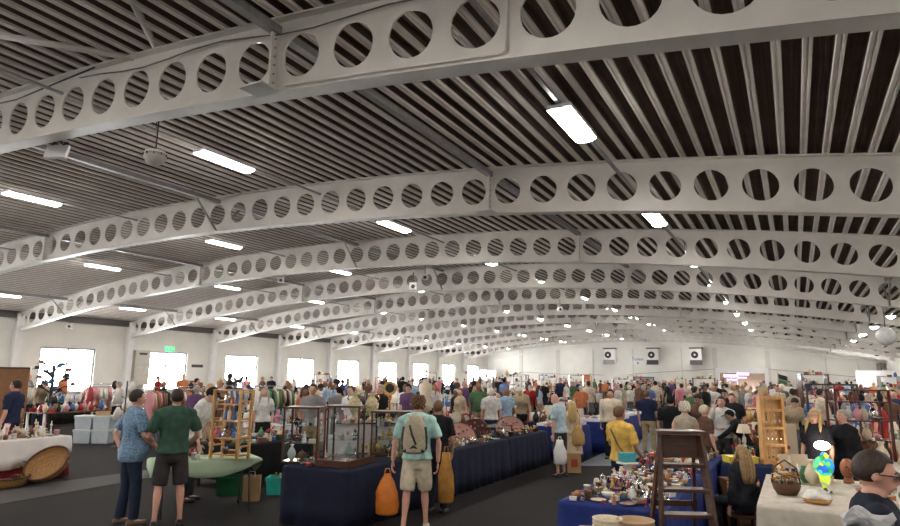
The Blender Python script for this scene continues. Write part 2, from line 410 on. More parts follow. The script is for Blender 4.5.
# ================================================================ people
from mathutils import noise as NZ
def remesh(mb, name, vox, smooth=2, disp=0., dscale=6.):
    me = mb.mesh(name+'_tmp'); o = bpy.data.objects.new('tmp', me); COL.objects.link(o)
    r = o.modifiers.new('r', 'REMESH'); r.mode = 'VOXEL'; r.voxel_size = vox; r.use_smooth_shade = True
    if smooth: q = o.modifiers.new('s', 'SMOOTH'); q.factor = .5; q.iterations = smooth
    dg = bpy.context.evaluated_depsgraph_get(); dg.update()
    out = bpy.data.meshes.new_from_object(o.evaluated_get(dg)); out.name = name
    bpy.data.objects.remove(o); bpy.data.meshes.remove(me)
    if disp:
        for v in out.vertices:
            p = Vector((v.co.x*dscale*1.4, v.co.y*dscale*1.4, v.co.z*dscale*.55)); v.co += v.normal*disp*(NZ.noise(p)*1.3+.35)
    out.materials.clear()
    for p in out.polygons: p.use_smooth = True; p.material_index = 0
    return out
def join_mb(me, mb):
    """append a builder's geometry to a remeshed mesh: still one mesh"""
    vs = [tuple(v.co) for v in me.vertices]; fs = [list(p.vertices) for p in me.polygons]; n = len(vs)
    out = bpy.data.meshes.new(me.name); out.from_pydata(vs+mb.v, [], fs+[[i+n for i in f] for f in mb.f])
    for p in out.polygons: p.use_smooth = True
    return out
def ell(rx, ry, cy, z, n=14, cx=0.):
    return [(cx+rx*math.cos(2*PI*j/n), cy+ry*math.sin(2*PI*j/n), z) for j in range(n)]
def human(lean=0., belly=0., female=False, arms=None, legs=None, headrot=(0, 0), sleeve='short', bottom='long', hair='short', wide=1., hem=.88, vox=.019, sit=False):
    """unit figure 1.75 m tall facing +Y; returns {part: mesh}"""
    def bend(p):
        p = Vector(p)
        a = lean*max(0, min(1, (p.z-.92)/.30)); c, s = math.cos(a), math.sin(a); z = p.z-.95
        if p.z > .92: p = Vector((p.x, p.y*c+z*s, .95+z*c-p.y*s))
        return p
    hy, hp = headrot
    HM = Matrix.Translation((0, 0, 1.505)) @ Matrix.Scale(1.02, 4) @ Matrix.Rotation(hy, 4, 'Z') @ Matrix.Rotation(-hp, 4, 'X') @ Matrix.Translation((0, 0, -1.545))
    sw = (.172 if female else .205)*wide; hipw = (.172 if female else .165)*wide
    def torso(g, z0, z1, mb):
        T = [(.80, hipw*.9, .10+belly*.2, 0), (.90, hipw+.008, .112+belly*.4, belly*.2), (1.0, hipw-.008, .108+belly*.9, belly*.6), (1.08, (.125 if female else .148)*wide, .10+belly, belly*.7), (1.18, .150*wide, .108+belly*.7, belly*.5),
             (1.28, sw-.012, .118+(.012 if female else 0)+belly*.2, .008), (1.36, sw-.005, .105, 0), (1.42, sw-.03, .085, -.008), (1.465, sw*.55, .068, -.012), (1.49, .068, .062, -.008)]
        rs = []
        for z, rx, ry, cy in T:
            if z0-1e-3 <= z <= z1+1e-3: gg = g+(.022 if g > 0 and z < .95 else .008 if g > 0 and z > 1.34 else 0); rs.append([tuple(bend(p)) for p in ell(rx+gg, ry+gg, cy, z)])
        mb.rings(rs)
    A = arms or {}
    sh = {-1: bend((-sw+.012, -.005, 1.395)), 1: bend((sw-.012, -.005, 1.395))}
    J = {}
    for sd in (-1, 1):
        e, h = A.get(sd, (None, None))
        e = Vector(e) if e else sh[sd]+Vector((sd*.055, -.02, -.285)); h = Vector(h) if h else e+Vector((sd*.0, .07, -.245))
        J[sd] = (sh[sd], e, h)
    L = legs or {}
    def leg(sd):
        hpnt = Vector((sd*.088*wide, 0, .88)); k, a = L.get(sd, (None, None))
        if sit:
            k = Vector((sd*.13, .42, .90)); a = Vector((sd*.13, .43, .46)); hpnt.z = .92
        k = Vector(k) if k else Vector((sd*.105*wide, .02, .49)); a = Vector(a) if a else Vector((sd*.115*wide, -.01, .085))
        return hpnt, k, a
    body = MB(); torso(-.014, .80, 1.49, body)
    body.tube([bend((0, -.012, 1.44)), bend((0, -.005, 1.50)), tuple(HM @ Vector((0, .005, 1.57)))and bend(HM @ Vector((0, .005, 1.57)))], [.068, .060, .058], 10)
    hd = MB(); hd.ball((0, -.006, 1.658), (.074, .092, .10), 14, 10); hd.ball((0, .028, 1.605), (.053, .062, .062), 12, 8)
    hd.tube([(0, .082, 1.668), (0, .104, 1.642), (0, .112, 1.625), (0, .085, 1.612)], [.009, .013, .016, .010], 8)
    hd.ball((0, .082, 1.590), (.024, .012, .011), 8, 6)
    for sd in (-1, 1): hd.ball((sd*.076, -.008, 1.637), (.010, .020, .030), 8, 6)
    body.add([tuple(bend(HM @ Vector(v))) for v in hd.v], hd.f, True)
    hands = MB()
    for sd in (-1, 1):
        s0, e, h = J[sd]
        body.tube([s0+Vector((-sd*.03, 0, .01)), s0.lerp(e, .3), s0.lerp(e, .7), e, e.lerp(h, .35), h], [.040, .042, .040, .037, .038, .026], 10)
        d = (h-e).normalized(); side = Vector((0, 1, 0)) if abs(d.y) < .8 else Vector((0, 0, 1))
        n = d.cross(side).normalized(); side = n.cross(d).normalized()
        if n.x*sd > 0: n = -n                                    # palms towards the body
        X = Matrix((side, d, n)).transposed().to_4x4(); X.translation = h
        hands.ball((0, .050, 0), (.040, .058, .015), 10, 8, M=X)
        for i, (ln, off) in enumerate(((.066, -.028), (.076, -.010), (.071, .009), (.055, .027))):
            off = -off
            a0 = Vector((off*.9, .085, 0)); a1 = a0+Vector((off*.05, ln*.5, .008)); a2 = a1+Vector((0, ln*.32, .022)); a3 = a2+Vector((0, ln*.06, .022))
            hands.tube([X @ q for q in (a0, a1, a2, a3)], [.0095, .0088, .0080, .006], 6)
        b0 = Vector((.030, .022, .002)); b1 = b0+Vector((.022, .028, .008)); b2 = b1+Vector((.008, .030, .010))
        hands.tube([X @ q for q in (b0, b1, b2)], [.0125, .0105, .008], 6)
    for sd in (-1, 1):
        q, k, a = leg(sd)
        body.tube([q, q.lerp(k, .5), k, k.lerp(a, .3), k.lerp(a, .7), a], [.080, .066, .050, .052, .036, .032], 12)
        body.tube([a, a+Vector((0, .03, -.05)), a+Vector((sd*.01, .13, -.065))], [.036, .036, .024], 8)
    out = {'body': join_mb(remesh(body, 'person_body', vox), hands)}
    # shirt
    sm = MB(); g = .018; T_ = [bend((0, -.012, 1.46)), bend((0, -.010, 1.50))]; sm.tube(T_, [.085, .070], 12)
    torso(g, hem if hem > .85 else .80, 1.47, sm)
    if female and sleeve != 'none':
        sm.ball(tuple(bend((-.068, .085, 1.29))), (.062, .055, .06), 10, 8); sm.ball(tuple(bend((.068, .085, 1.29))), (.062, .055, .06), 10, 8)
    for sd in (-1, 1):
        s0, e, h = J[sd]
        if sleeve != 'none': sm.ball(tuple(s0+Vector((-sd*.012, -.004, .004))), (.072, .072, .066), 12, 8); sm.tube([bend((sd*.03, -.012, 1.445)), s0+Vector((-sd*.02, -.004, .012))], [.070, .066], 12)
        if sleeve == 'short': sm.tube([s0+Vector((-sd*.05, 0, .015)), s0.lerp(e, .3), s0.lerp(e, .78)], [.070, .070, .068], 12)
        elif sleeve == 'long': sm.tube([s0+Vector((-sd*.05, 0, .015)), s0.lerp(e, .4), e, e.lerp(h, .9)], [.068, .064, .054, .042], 12)
        else: sm.tube([s0+Vector((-sd*.06, 0, .0)), s0+Vector((-sd*.005, 0, .01))], [.060, .056], 10)
    out['shirt'] = remesh(sm, 'shirt', max(vox, .016), 2, .010, 7)
    # legwear
    tm = MB(); tm.rings([ell(hipw-.008, .105+belly*.6, belly*.4, 1.0), ell(hipw+.018, .130+belly*.3, belly*.1, .92), ell(hipw+.014, .122, 0, .83), ell(hipw*.85, .095, 0, .78)])
    if bottom == 'skirt':
        tm.rings([ell(hipw+.01, .12, 0, .98, 18), ell(hipw+.05, .17, 0, .75, 18), ell(hipw+.10, .22, 0, .42, 18)])
    else:
        for sd in (-1, 1):
            q, k, a = leg(sd)
            if bottom == 'shorts': tm.tube([q+Vector((0, 0, .03)), q.lerp(k, .5), q.lerp(k, .95)], [.100, .098, .098], 12)
            else: tm.tube([q+Vector((0, 0, .03)), q.lerp(k, .5), k, k.lerp(a, .5), a+Vector((0, 0, -.02))], [.098, .088, .072, .068, .062], 12)
    out['shorts' if bottom == 'shorts' else 'skirt' if bottom == 'skirt' else 'trousers'] = remesh(tm, 'legwear', max(vox, .018), 2, .008, 7)
    fm = []
    for sd in (-1, 1):
        q, k, a = leg(sd); m2 = MB(); az = a.z
        m2.rings([[(a.x+x*w, a.y+y, az-.085+z) for x, y in ((-1, -.06), (-.8, -.075), (.8, -.075), (1, -.06), (1.1, .08), (.8, .15), (0, .17), (-.8, .15), (-1.1, .08))] for z, w in ((0, .041), (.02, .042), (.045, .037))], True)
        m2.rings([[(a.x+.034*math.cos(t), a.y-.02+.045*math.sin(t)+y, az-.05+z) for t in [2*PI*i/9 for i in range(9)]] for y, z in ((.02, 0), (0, .04))], True)
        out['shoe_%d' % sd] = m2.mesh('shoe')
    # hair / headwear
    def T(p): return tuple(bend(HM @ Vector(p)))
    if hair != 'bald':
        hm = MB(); top = 1.04 if hair != 'cap' else 1.06
        b_ = MB().ball((0, -.014, 1.666), (.0785*top, .098*top, .1005*top), 18, 12)
        vs = []
        for x, y, z in b_.v:
            cut = 1.665 if y > .01 else (1.60 if hair in ('short', 'cap') else 1.56)
            if y > .045: cut = 1.715
            if z < cut: f = .78; x, y = x*f, (y+.012)*f-.012; z = max(z, 1.58) if y < 0 else max(z, cut-.004)
            n_ = .004*NZ.noise(Vector((x*40, y*40, z*40))) if hair != 'cap' else 0
            vs.append((x*(1+n_*6), y*(1+n_*6), z+n_))
        hm.add([T(v) for v in vs], b_.f, True)
        if hair == 'curly':
            for i in range(46):
                a = i*2.4; zz = 1.60+.16*(i/46.); r_ = .085*math.sqrt(max(.05, 1-((zz-1.66)/.12)**2)) 
                x, y = r_*math.cos(a), -.015+r_*1.2*math.sin(a)
                if y > .04 and zz < 1.71: continue
                q = MB().ball((x, y, zz), .024, 7, 5); hm.add([T(v) for v in q.v], q.f, True)
        if hair == 'long':
            for x in (-.055, -.02, .02, .055):
                hm.tube([T((x, -.07, 1.70)), T((x*1.3, -.095, 1.58)), bend((x*1.5, -.115, 1.44)), bend((x*1.45, -.125, 1.30)), bend((x*1.1, -.125, 1.20))], [.03, .036, .036, .032, .014], 8)
            for sd in (-1, 1): hm.tube([T((sd*.07, .0, 1.70)), T((sd*.088, .01, 1.60)), bend((sd*.105, .06, 1.47)), bend((sd*.11, .10, 1.34))], [.02, .024, .028, .012], 8)
        if hair == 'bun': hm.add([T(v) for v in MB().ball((0, -.12, 1.70), .045, 10, 8).v], MB().ball((0, 0, 0), 1, 10, 8).f, True)
        out['hair' if hair != 'cap' else 'cap'] = hm.mesh('hair')
        if hair == 'cap':
            bm = MB().slab([(.07*math.cos(t), .06+.12*math.sin(t)) for t in [PI*i/10 for i in range(11)]], .008, 'z', (0, 0, 1.705)); hm.add([T(v) for v in bm.v], bm.f)
            out['cap'] = hm.mesh('cap')
    em = {}
    for sd in (-1, 1):
        e_ = MB().ball((sd*.030, .078, 1.650), (.011, .010, .008), 8, 6); q = MB(); q.add([T(v) for v in e_.v], e_.f, True, 0)
        e_ = MB().ball((sd*.030, .0865, 1.650), (.0055, .003, .0055), 8, 5); q.add([T(v) for v in e_.v], e_.f, True, 1)
        out['eye_%d' % sd] = q.mesh('eye')
        e_ = MB().tube([(sd*.016, .088, 1.670), (sd*.034, .088, 1.675), (sd*.048, .078, 1.669)], .004, 6); q = MB(); q.add([T(v) for v in e_.v], e_.f, True); out['eyebrow_%d' % sd] = q.mesh('eyebrow')
    e_ = MB().ball((0, .0895, 1.588), (.022, .008, .007), 8, 6); q = MB(); q.add([T(v) for v in e_.v], e_.f, True); out['mouth'] = q.mesh('mouth')
    e_ = MB()
    for sd in (-1, 1):
        pts = [(sd*.032+.024*math.cos(t), .098-.012*abs(math.cos(t))*0, 1.650+.018*math.sin(t)) for t in [2*PI*i/12 for i in range(13)]]
        e_.tube(pts, .003, 5); e_.tube([(sd*.056, .096, 1.655), (sd*.079, .0, 1.652)], .0028, 5)
    e_.tube([(-.008, .100, 1.654), (.008, .100, 1.654)], .003, 5)
    q = MB(); q.add([T(v) for v in e_.v], e_.f, True); out['glasses'] = q.mesh('glasses')
    out['_T'] = T; out['_J'] = J; out['_bend'] = bend
    return out
def cloth_mat(name, c, var=.2, scale=14): return mat('cloth_'+name, c, .85, var=var, scale=scale, spec=.2)
SK = [mat('skin_fair', (.60, .36, .26), .55, var=.06), mat('skin_pink', (.62, .33, .25), .55, var=.06), mat('skin_tan', (.46, .25, .16), .55, var=.06), mat('skin_brown', (.22, .11, .065), .55, var=.06)]
HR = {'dark brown': mat('hair_dark', (.035, .020, .014), .6, var=.4, scale=60), 'brown': mat('hair_brown', (.13, .065, .03), .6, var=.4, scale=60), 'black': mat('hair_black', (.012, .010, .010), .6, var=.3, scale=60),
      'blond': mat('hair_blond', (.50, .34, .15), .6, var=.3, scale=60), 'grey': mat('hair_grey', (.34, .31, .28), .6, var=.3, scale=60), 'white': mat('hair_white', (.68, .62, .52), .6, var=.2, scale=60), 'dark blond': mat('hair_dark_blond', (.30, .19, .09), .6, var=.35, scale=60), 'auburn': mat('hair_auburn', (.30, .10, .035), .6, var=.3, scale=60)}
EYEW = mat('eye_white', (.8, .8, .78), .3, var=.02); EYEI = mat('eye_iris', (.05, .03, .02), .2, var=.2); LIP = mat('lips', (.42, .16, .13), .5)
SHOE = mat('shoe_black', (.02, .02, .02), .5)
def place_person(H, label, loc, rz, height, shirt, legs, haircol='brown', skin=0, shoe=SHOE, face=False, glasses=False, group=None, extra_legpart=None, seat=False):
    t = thing('person', label, 'person', loc, rz, group); s = height/1.775
    t.scale = (s, s, s)
    for k, me in H.items():
        if k[0] == '_': continue
        if k.startswith('eye_'):
            if face: link('eye', me, [EYEW, EYEI], t)
        elif k.startswith('eyebrow'):
            if face: link('eyebrow', me, HR[haircol] if haircol in HR else HR['brown'], t)
        elif k == 'mouth':
            if face: link('mouth', me, LIP, t)
        elif k == 'glasses':
            if glasses: link('glasses', me, BLACKP, t)
        elif k == 'body': link('body', me, SK[skin], t)
        elif k == 'shirt': link('shirt', me, shirt, t)
        elif k in ('trousers', 'shorts', 'skirt'): link(k, me, legs, t)
        elif k.startswith('shoe'): link('shoe', me, shoe, t)
        elif k == 'hair': link('hair', me, HR[haircol], t)
        elif k == 'cap': link('cap', me, cloth_mat('cap_black', (.012, .012, .016)) if haircol != 'cream cap' else cloth_mat('cap_cream', (.6, .52, .38)), t)
    return t
def person(label, px, dep, top, yaw, shirt_m, leg_m, haircol='brown', skin=0, face=False, glasses=False, H=None, shoe=SHOE, minh=1.45, maxh=1.95, base=0., **kw):
    H = H or human(**kw)
    loc = P(px, dep, 1.0); loc.z = base
    h = top_z(px, top, dep)-base
    if kw.get('lean'): h = h/(1-.42*(1-math.cos(kw['lean'])))
    if kw.get('sit'): h = (h+.0)*1.0
    h = max(minh, min(maxh, h))
    return place_person(H, label, loc, HEAD+R_(yaw)-math.atan2(px-450, 640), h, shirt_m, leg_m, haircol, skin, shoe, face, glasses), H, loc, h/1.775

CT = cloth_mat
# --- the larger figures
pb, Hb, lb, sb_ = person('stout man in blue patterned shirt and dark jeans, hand on hip, beside green T-shirt', 133, 8.55, 386, -75, mat('blue_pattern_shirt', (.16, .26, .38), .85, var=.6, scale=55), CT('indigo', (.020, .028, .055)), 'dark brown', 1, True,
    shoe=mat('shoe_tan', (.13, .085, .06), .5), belly=.10, wide=1.2, arms={1: ((.30, .05, 1.13), (.26, .22, .98)), -1: ((-.30, -.16, 1.14), (-.16, -.12, .96))}, legs={1: ((.11, .05, .49), (.12, .05, .085)), -1: ((-.11, -.01, .49), (-.11, -.05, .085))}, hem=.80, headrot=(0, .05), vox=.013)
pg, _, lg_, _ = person('man in dark green T-shirt and charcoal shorts seen from behind at the sage table', 173, 8.45, 385, 4, CT('dark_green', (.045, .095, .068)), CT('charcoal', (.045, .038, .038)), 'dark brown', 1,
    bottom='shorts', wide=1.06, arms={1: ((.30, .02, 1.12), (.20, .22, .98)), -1: ((-.30, .02, 1.12), (-.20, .22, .98))}, legs={1: ((.13, .02, .49), (.15, -.01, .085)), -1: ((-.13, .02, .49), (-.15, -.01, .085))}, vox=.013)
person('man in white shirt and black cap bending over the wooden spindle rack', 192, 10.1, 383, -110, CT('offwhite', (.62, .62, .60)), CT('dkgrey', (.05, .05, .055)), 'black', 0, True, lean=.35, sleeve='short', hair='cap', headrot=(0, .4), vox=.016)
person('man in navy polo shirt standing behind the white and red covered table', 11, 12.6, 377, 60, CT('navy_polo', (.022, .028, .07)), CT('black_trouser', (.02, .02, .025)), 'dark brown', 1, True, wide=1.05)
HB = human(bottom='shorts', wide=1.03, sleeve='short', hair='curly', headrot=(-.35, .15), arms={1: ((.29, .0, 1.12), (.28, .02, .86)), -1: ((-.30, .03, 1.12), (-.33, .05, .86))}, legs={1: ((.10, .10, .49), (.12, .10, .085)), -1: ((-.12, -.03, .49), (-.14, -.14, .085))}, vox=.013)
pk, _, lk, sk_ = person('man with canvas backpack in aqua T-shirt and cream shorts at the navy stall', 417, 8.35, 392, -8, CT('aqua', (.40, .62, .58)), CT('cream_short', (.60, .53, .40)), 'brown', 1, H=HB, shoe=mat('shoe_white', (.65, .62, .56), .5))
person('person in black T-shirt just past the backpacker, mustard bag in hand', 438, 9.5, 398, -20, CT('black', (.012, .012, .016)), CT('black_trouser', (.02, .02, .025)), 'brown', 2, arms={1: ((.24, .02, 1.12), (.20, .12, .90))}, vox=.016)
pw, _, lw, sw_ = person('bald man in pale blue T-shirt leaning over the navy stall with white carrier bag', 560, 12.95, 391, 55, CT('pale_blue', (.42, .53, .58)), CT('dark_short', (.06, .05, .055)), 'grey', 1, True, lean=.12, bottom='shorts', hair='bald', headrot=(0, .45), belly=.03,
    arms={-1: ((-.24, .0, 1.12), (-.22, .03, .86)), 1: ((.24, .16, 1.14), (.18, .36, 1.06))})
person('woman in cream sundress with straw bag beside the bald man', 572, 13.7, 399, 10, CT('cream', (.60, .47, .34)), CT('cream', (.60, .47, .34)), 'blond', 0, female=True, bottom='skirt', sleeve='none', hair='long')
person('man in yellow polo shirt with black shoulder strap, facing the aisle', 621, 8.95, 403, -45, CT('yellow', (.66, .42, .10)), CT('indigo', (.020, .028, .055)), 'brown', 2, wide=1.08, belly=.04, minh=1.4,
    arms={1: ((.27, .05, 1.10), (.18, .27, .95)), -1: ((-.27, .05, 1.12), (-.16, .26, .98))})
person('man in navy shirt and khaki trousers walking up the aisle', 648, 17.0, 389, -20, CT('navy_shirt', (.015, .022, .06)), CT('khaki', (.40, .32, .19)), 'brown', 1, wide=1.1)
person('large man in black shirt and khaki trousers with dark cap in the aisle', 672, 13.4, 394, -20, CT('black', (.012, .012, .016)), CT('khaki', (.40, .32, .19)), 'black', 1, hair='cap', wide=1.28, belly=.06, sleeve='short')
person('white-haired woman in beige sleeveless top with dark shoulder strap', 686, 10.6, 399, 5, CT('beige', (.36, .31, .25)), CT('beige_trouser', (.30, .26, .2)), 'white', 1, female=True, sleeve='none', hair='curly', wide=1.12)
person('dark-haired man in brown shirt looking down beside the white-haired woman', 702, 13.2, 391, 150, CT('brown', (.13, .07, .05)), CT('black_trouser', (.02, .02, .025)), 'black', 2, True, headrot=(0, .4), lean=.1)
person('person in cream cap and brown top behind the wooden step ladder', 706, 11.3, 403, -60, CT('brown', (.13, .07, .05)), CT('black_trouser', (.02, .02, .025)), 'cream cap', 1, hair='cap', minh=1.4)
person('man in white shirt with dark braces holding a cup to his mouth', 723, 12.3, 394, 165, CT('offwhite', (.62, .62, .60)), CT('dkgrey', (.05, .05, .055)), 'dark brown', 1, True, sleeve='long', arms={1: ((.26, .12, 1.18), (.07, .20, 1.50)), -1: ((-.25, .1, 1.14), (-.08, .28, 1.1))})
person('stallholder in black jacket and dark hat leaning over the blue table', 746, 12.0, 409, 95, CT('black', (.012, .012, .016)), CT('black_trouser', (.02, .02, .025)), 'black', 2, lean=.5, sleeve='long', hair='cap', minh=1.5, arms={1: ((.24, .42, 1.15), (.20, .62, 1.02)), -1: ((-.24, .42, 1.15), (-.20, .62, 1.02))})
HW = human(female=True, sleeve='short', hair='long', headrot=(.1, 0), vox=.013)
person('woman with glasses and long blond hair in black T-shirt', 817, 9.25, 406, 158, CT('black2', (.020, .020, .028)), CT('indigo', (.020, .028, .055)), 'blond', 0, True, True, H=HW)
person('woman with short fair hair in plain black top beside the woman with glasses', 845, 9.35, 407, 140, CT('black', (.012, .012, .016)), CT('black_trouser', (.02, .02, .025)), 'grey', 1, True, female=True, wide=1.15, sleeve='long', hair='short')
fm_, HF, lf, sf_ = person('man with sunglasses and white towel in navy T-shirt near the camera', 884, 3.15, 444, -84, CT('navy_tee', (.012, .015, .028)), CT('indigo', (.020, .028, .055)), 'dark brown', 1, True, wide=1.12, headrot=(0, .15), vox=.010,
    arms={1: ((.28, .12, 1.14), (.08, .30, 1.10)), -1: ((-.30, .10, 1.14), (-.12, .32, 1.08))}, minh=1.6)
# sunglasses belong to his head; they are a part of him
g = MB(); T = HF['_T']
for sd in (-1, 1):
    q = MB().slab([(sd*.033+.026*math.cos(t), 1.650+.019*math.sin(t)) for t in [2*PI*i/12 for i in range(12)]], .004, 'y', (0, .102, 0)); g.add([T(v) for v in q.v], q.f)
    q = MB().bar((sd*.056, .100, 1.656), (sd*.080, -.01, 1.650), .006); g.add([T(v) for v in q.v], q.f)
q = MB().bar((-.01, .102, 1.656), (.01, .102, 1.656), .005); g.add([T(v) for v in q.v], q.f)
g.build('sunglasses', BLACKP, fm_)
# backpack, carried bags
bc = mat('canvas_beige', (.42, .36, .26), .85, var=.15, scale=30); bk = mat('bag_black', (.03, .028, .028), .7)
t = thing('backpack', 'beige canvas backpack with black trim on the man in aqua', 'backpack', lk+Vector((0, 0, 0)), pk.rotation_euler.z)
rs = []
for z, a, b in ((0, .10, .05), (.03, .145, .08), (.12, .155, .095), (.26, .15, .09), (.38, .125, .075), (.46, .08, .05), (.49, .03, .02)):
    rs.append([(a*math.copysign(abs(math.cos(u))**.6, math.cos(u)), -.235+b*math.copysign(abs(math.sin(u))**.6, math.sin(u)), 1.0+z) for u in [2*PI*i/20 for i in range(20)]])
MB().rings(rs).build('bag_body', bc, t)
MB().rings([[(x*k, -.325+y, z+1.03) for x, y, z in ((-.09, .0, .0), (.09, 0, 0), (.10, 0, .14), (-.10, 0, .14))] for k, y in ((1, .03), (1, -.015), (.8, -.03))][0:3] and [[(x*k, -.315+y, z+1.03) for x, z in ((-.10, .0), (.10, 0), (.11, .15), (-.11, .15))] for k, y in ((1, .03), (.95, -.025))]).build('pocket', bc, t)
MB().tube([(-.13, -.30, 1.03), (0, -.335, 1.10), (.13, -.30, 1.03)], .020, 6).build('trim_band', bk, t)
MB().tube([(-.06, -.31, 1.36), (-.02, -.35, 1.24), (.03, -.335, 1.12)], .014, 6).build('buckle_strap', bk, t)
MB().tube([(-.145, -.26, 1.06), (-.155, -.27, 1.2), (-.14, -.27, 1.34)], .018, 6).build('side_trim', bk, t)
MB().tube([(.145, -.26, 1.06), (.155, -.27, 1.2), (.14, -.27, 1.34)], .018, 6).build('side_trim', bk, t)
for sd in (-1, 1): MB().tube([(sd*.07, -.20, 1.42), (sd*.11, -.08, 1.47), (sd*.12, .08, 1.44), (sd*.13, .14, 1.30), (sd*.15, .06, 1.12), (sd*.13, -.17, 1.03)], .018, 6, flat=.4).build('shoulder_strap', bc, t)
def sack(name, label, cat, mt, px, dep, y0, y1, wpx, thick=.08, handles=True, knot=False):
    zt_, zb_ = top_z(px, y0, dep), top_z(px, y1, dep); c = P(px, dep, (zt_+zb_)/2); w_ = wpx*dep/F/2; h = zt_-zb_
    t = thing(name, label, cat, (c.x, c.y, zb_), HEAD)
    rs = []
    for f, a in ((0, .75), (.04, .95), (.25, 1.0), (.55, .95), (.8, .62), (1, .22 if knot else .5)):
        rs.append([(w_*a*math.cos(u)*(1+.08*math.sin(5*u+f*7)), thick*a*math.sin(u)*(1+.2*math.sin(4*u+f*5)), h*f) for u in [2*PI*i/18 for i in range(18)]])
    MB().rings(rs).build('bag_body', mt, t)
    if handles:
        MB().tube([(-w_*.3, 0, h*.97), (-w_*.15, 0, h*1.12), (w_*.15, 0, h*1.12), (w_*.3, 0, h*.97)], .008, 6, flat=.6).build('handle', mt, t)
    return t
sack('carrier_bag', 'orange plastic carrier bag hanging from the backpacker\'s hand', 'bag', mat('orange_plastic', (.75, .22, .03), .35, var=.15, bump=.4), 387, 8.35, 474, 514, 23, .07, knot=True)
sack('carrier_bag', 'white plastic carrier bag in the bald man\'s hand', 'bag', mat('white_plastic', (.75, .74, .74), .35, var=.04, bump=.4), 560, 12.6, 440, 464, 13, .09)
sack('shoulder_bag', 'mustard leather bag hanging beside the backpacker', 'bag', mat('mustard_leather', (.42, .20, .035), .5, var=.3), 446, 9.1, 453, 502, 16, .07)
sack('shoulder_bag', 'tan straw bag on the arm of the woman in cream', 'bag', mat('straw', (.45, .29, .11), .8, var=.3, scale=60), 578, 13.5, 425, 445, 13, .1)
t = thing('paper_bag', 'brown paper bag with printed front beside the woman in cream', 'bag', P(574, 13.2, .02), HEAD); t.location.z = .02
MB().box((0, 0, .20), (.28, .14, .40)).build('bag_body', mat('kraft_paper', (.42, .26, .12), .8), t); MB().box((0, -.073, .2), (.14, .004, .16)).build('printed_panel', mat('red_print', (.40, .06, .03), .6), t)
tw_ = MB(); rs = []
for i in range(13):
    u = i/12.; e_ = math.sin(PI*min(1, max(0, .06+u*.88)))**.5
    rs.append([(-.10+.22*u, (.035*e_+.012*math.sin(9*u+2*j))*math.cos(2*PI*j/12), (.02*math.sin(7*u))+(.045*e_+.010*math.sin(7*u+1.7*j))*math.sin(2*PI*j/12)) for j in range(12)])
tw_.rings(rs); zt0 = top_z(866, 521, 2.75); pt = P(866, 2.75, zt0)
tag(tw_.build('towel', mat('towel_white', (.42, .42, .43), .95, var=.08, scale=30, bump=.6), None, pt, HEAD), 'bunched white towel held by the man in sunglasses', 'towel')
ys_ = None
for p_ in [q for q in COL.objects if q.get('label', '').startswith('man in yellow polo')]:
    st_ = MB().tube([(-.15, -.02, 1.47), (-.06, -.135, 1.36), (.08, -.150, 1.16), (.19, -.10, 1.0), (.20, .05, .96)], .014, 6, flat=.4)
    st_.build('shoulder_strap', BLACKP, p_)

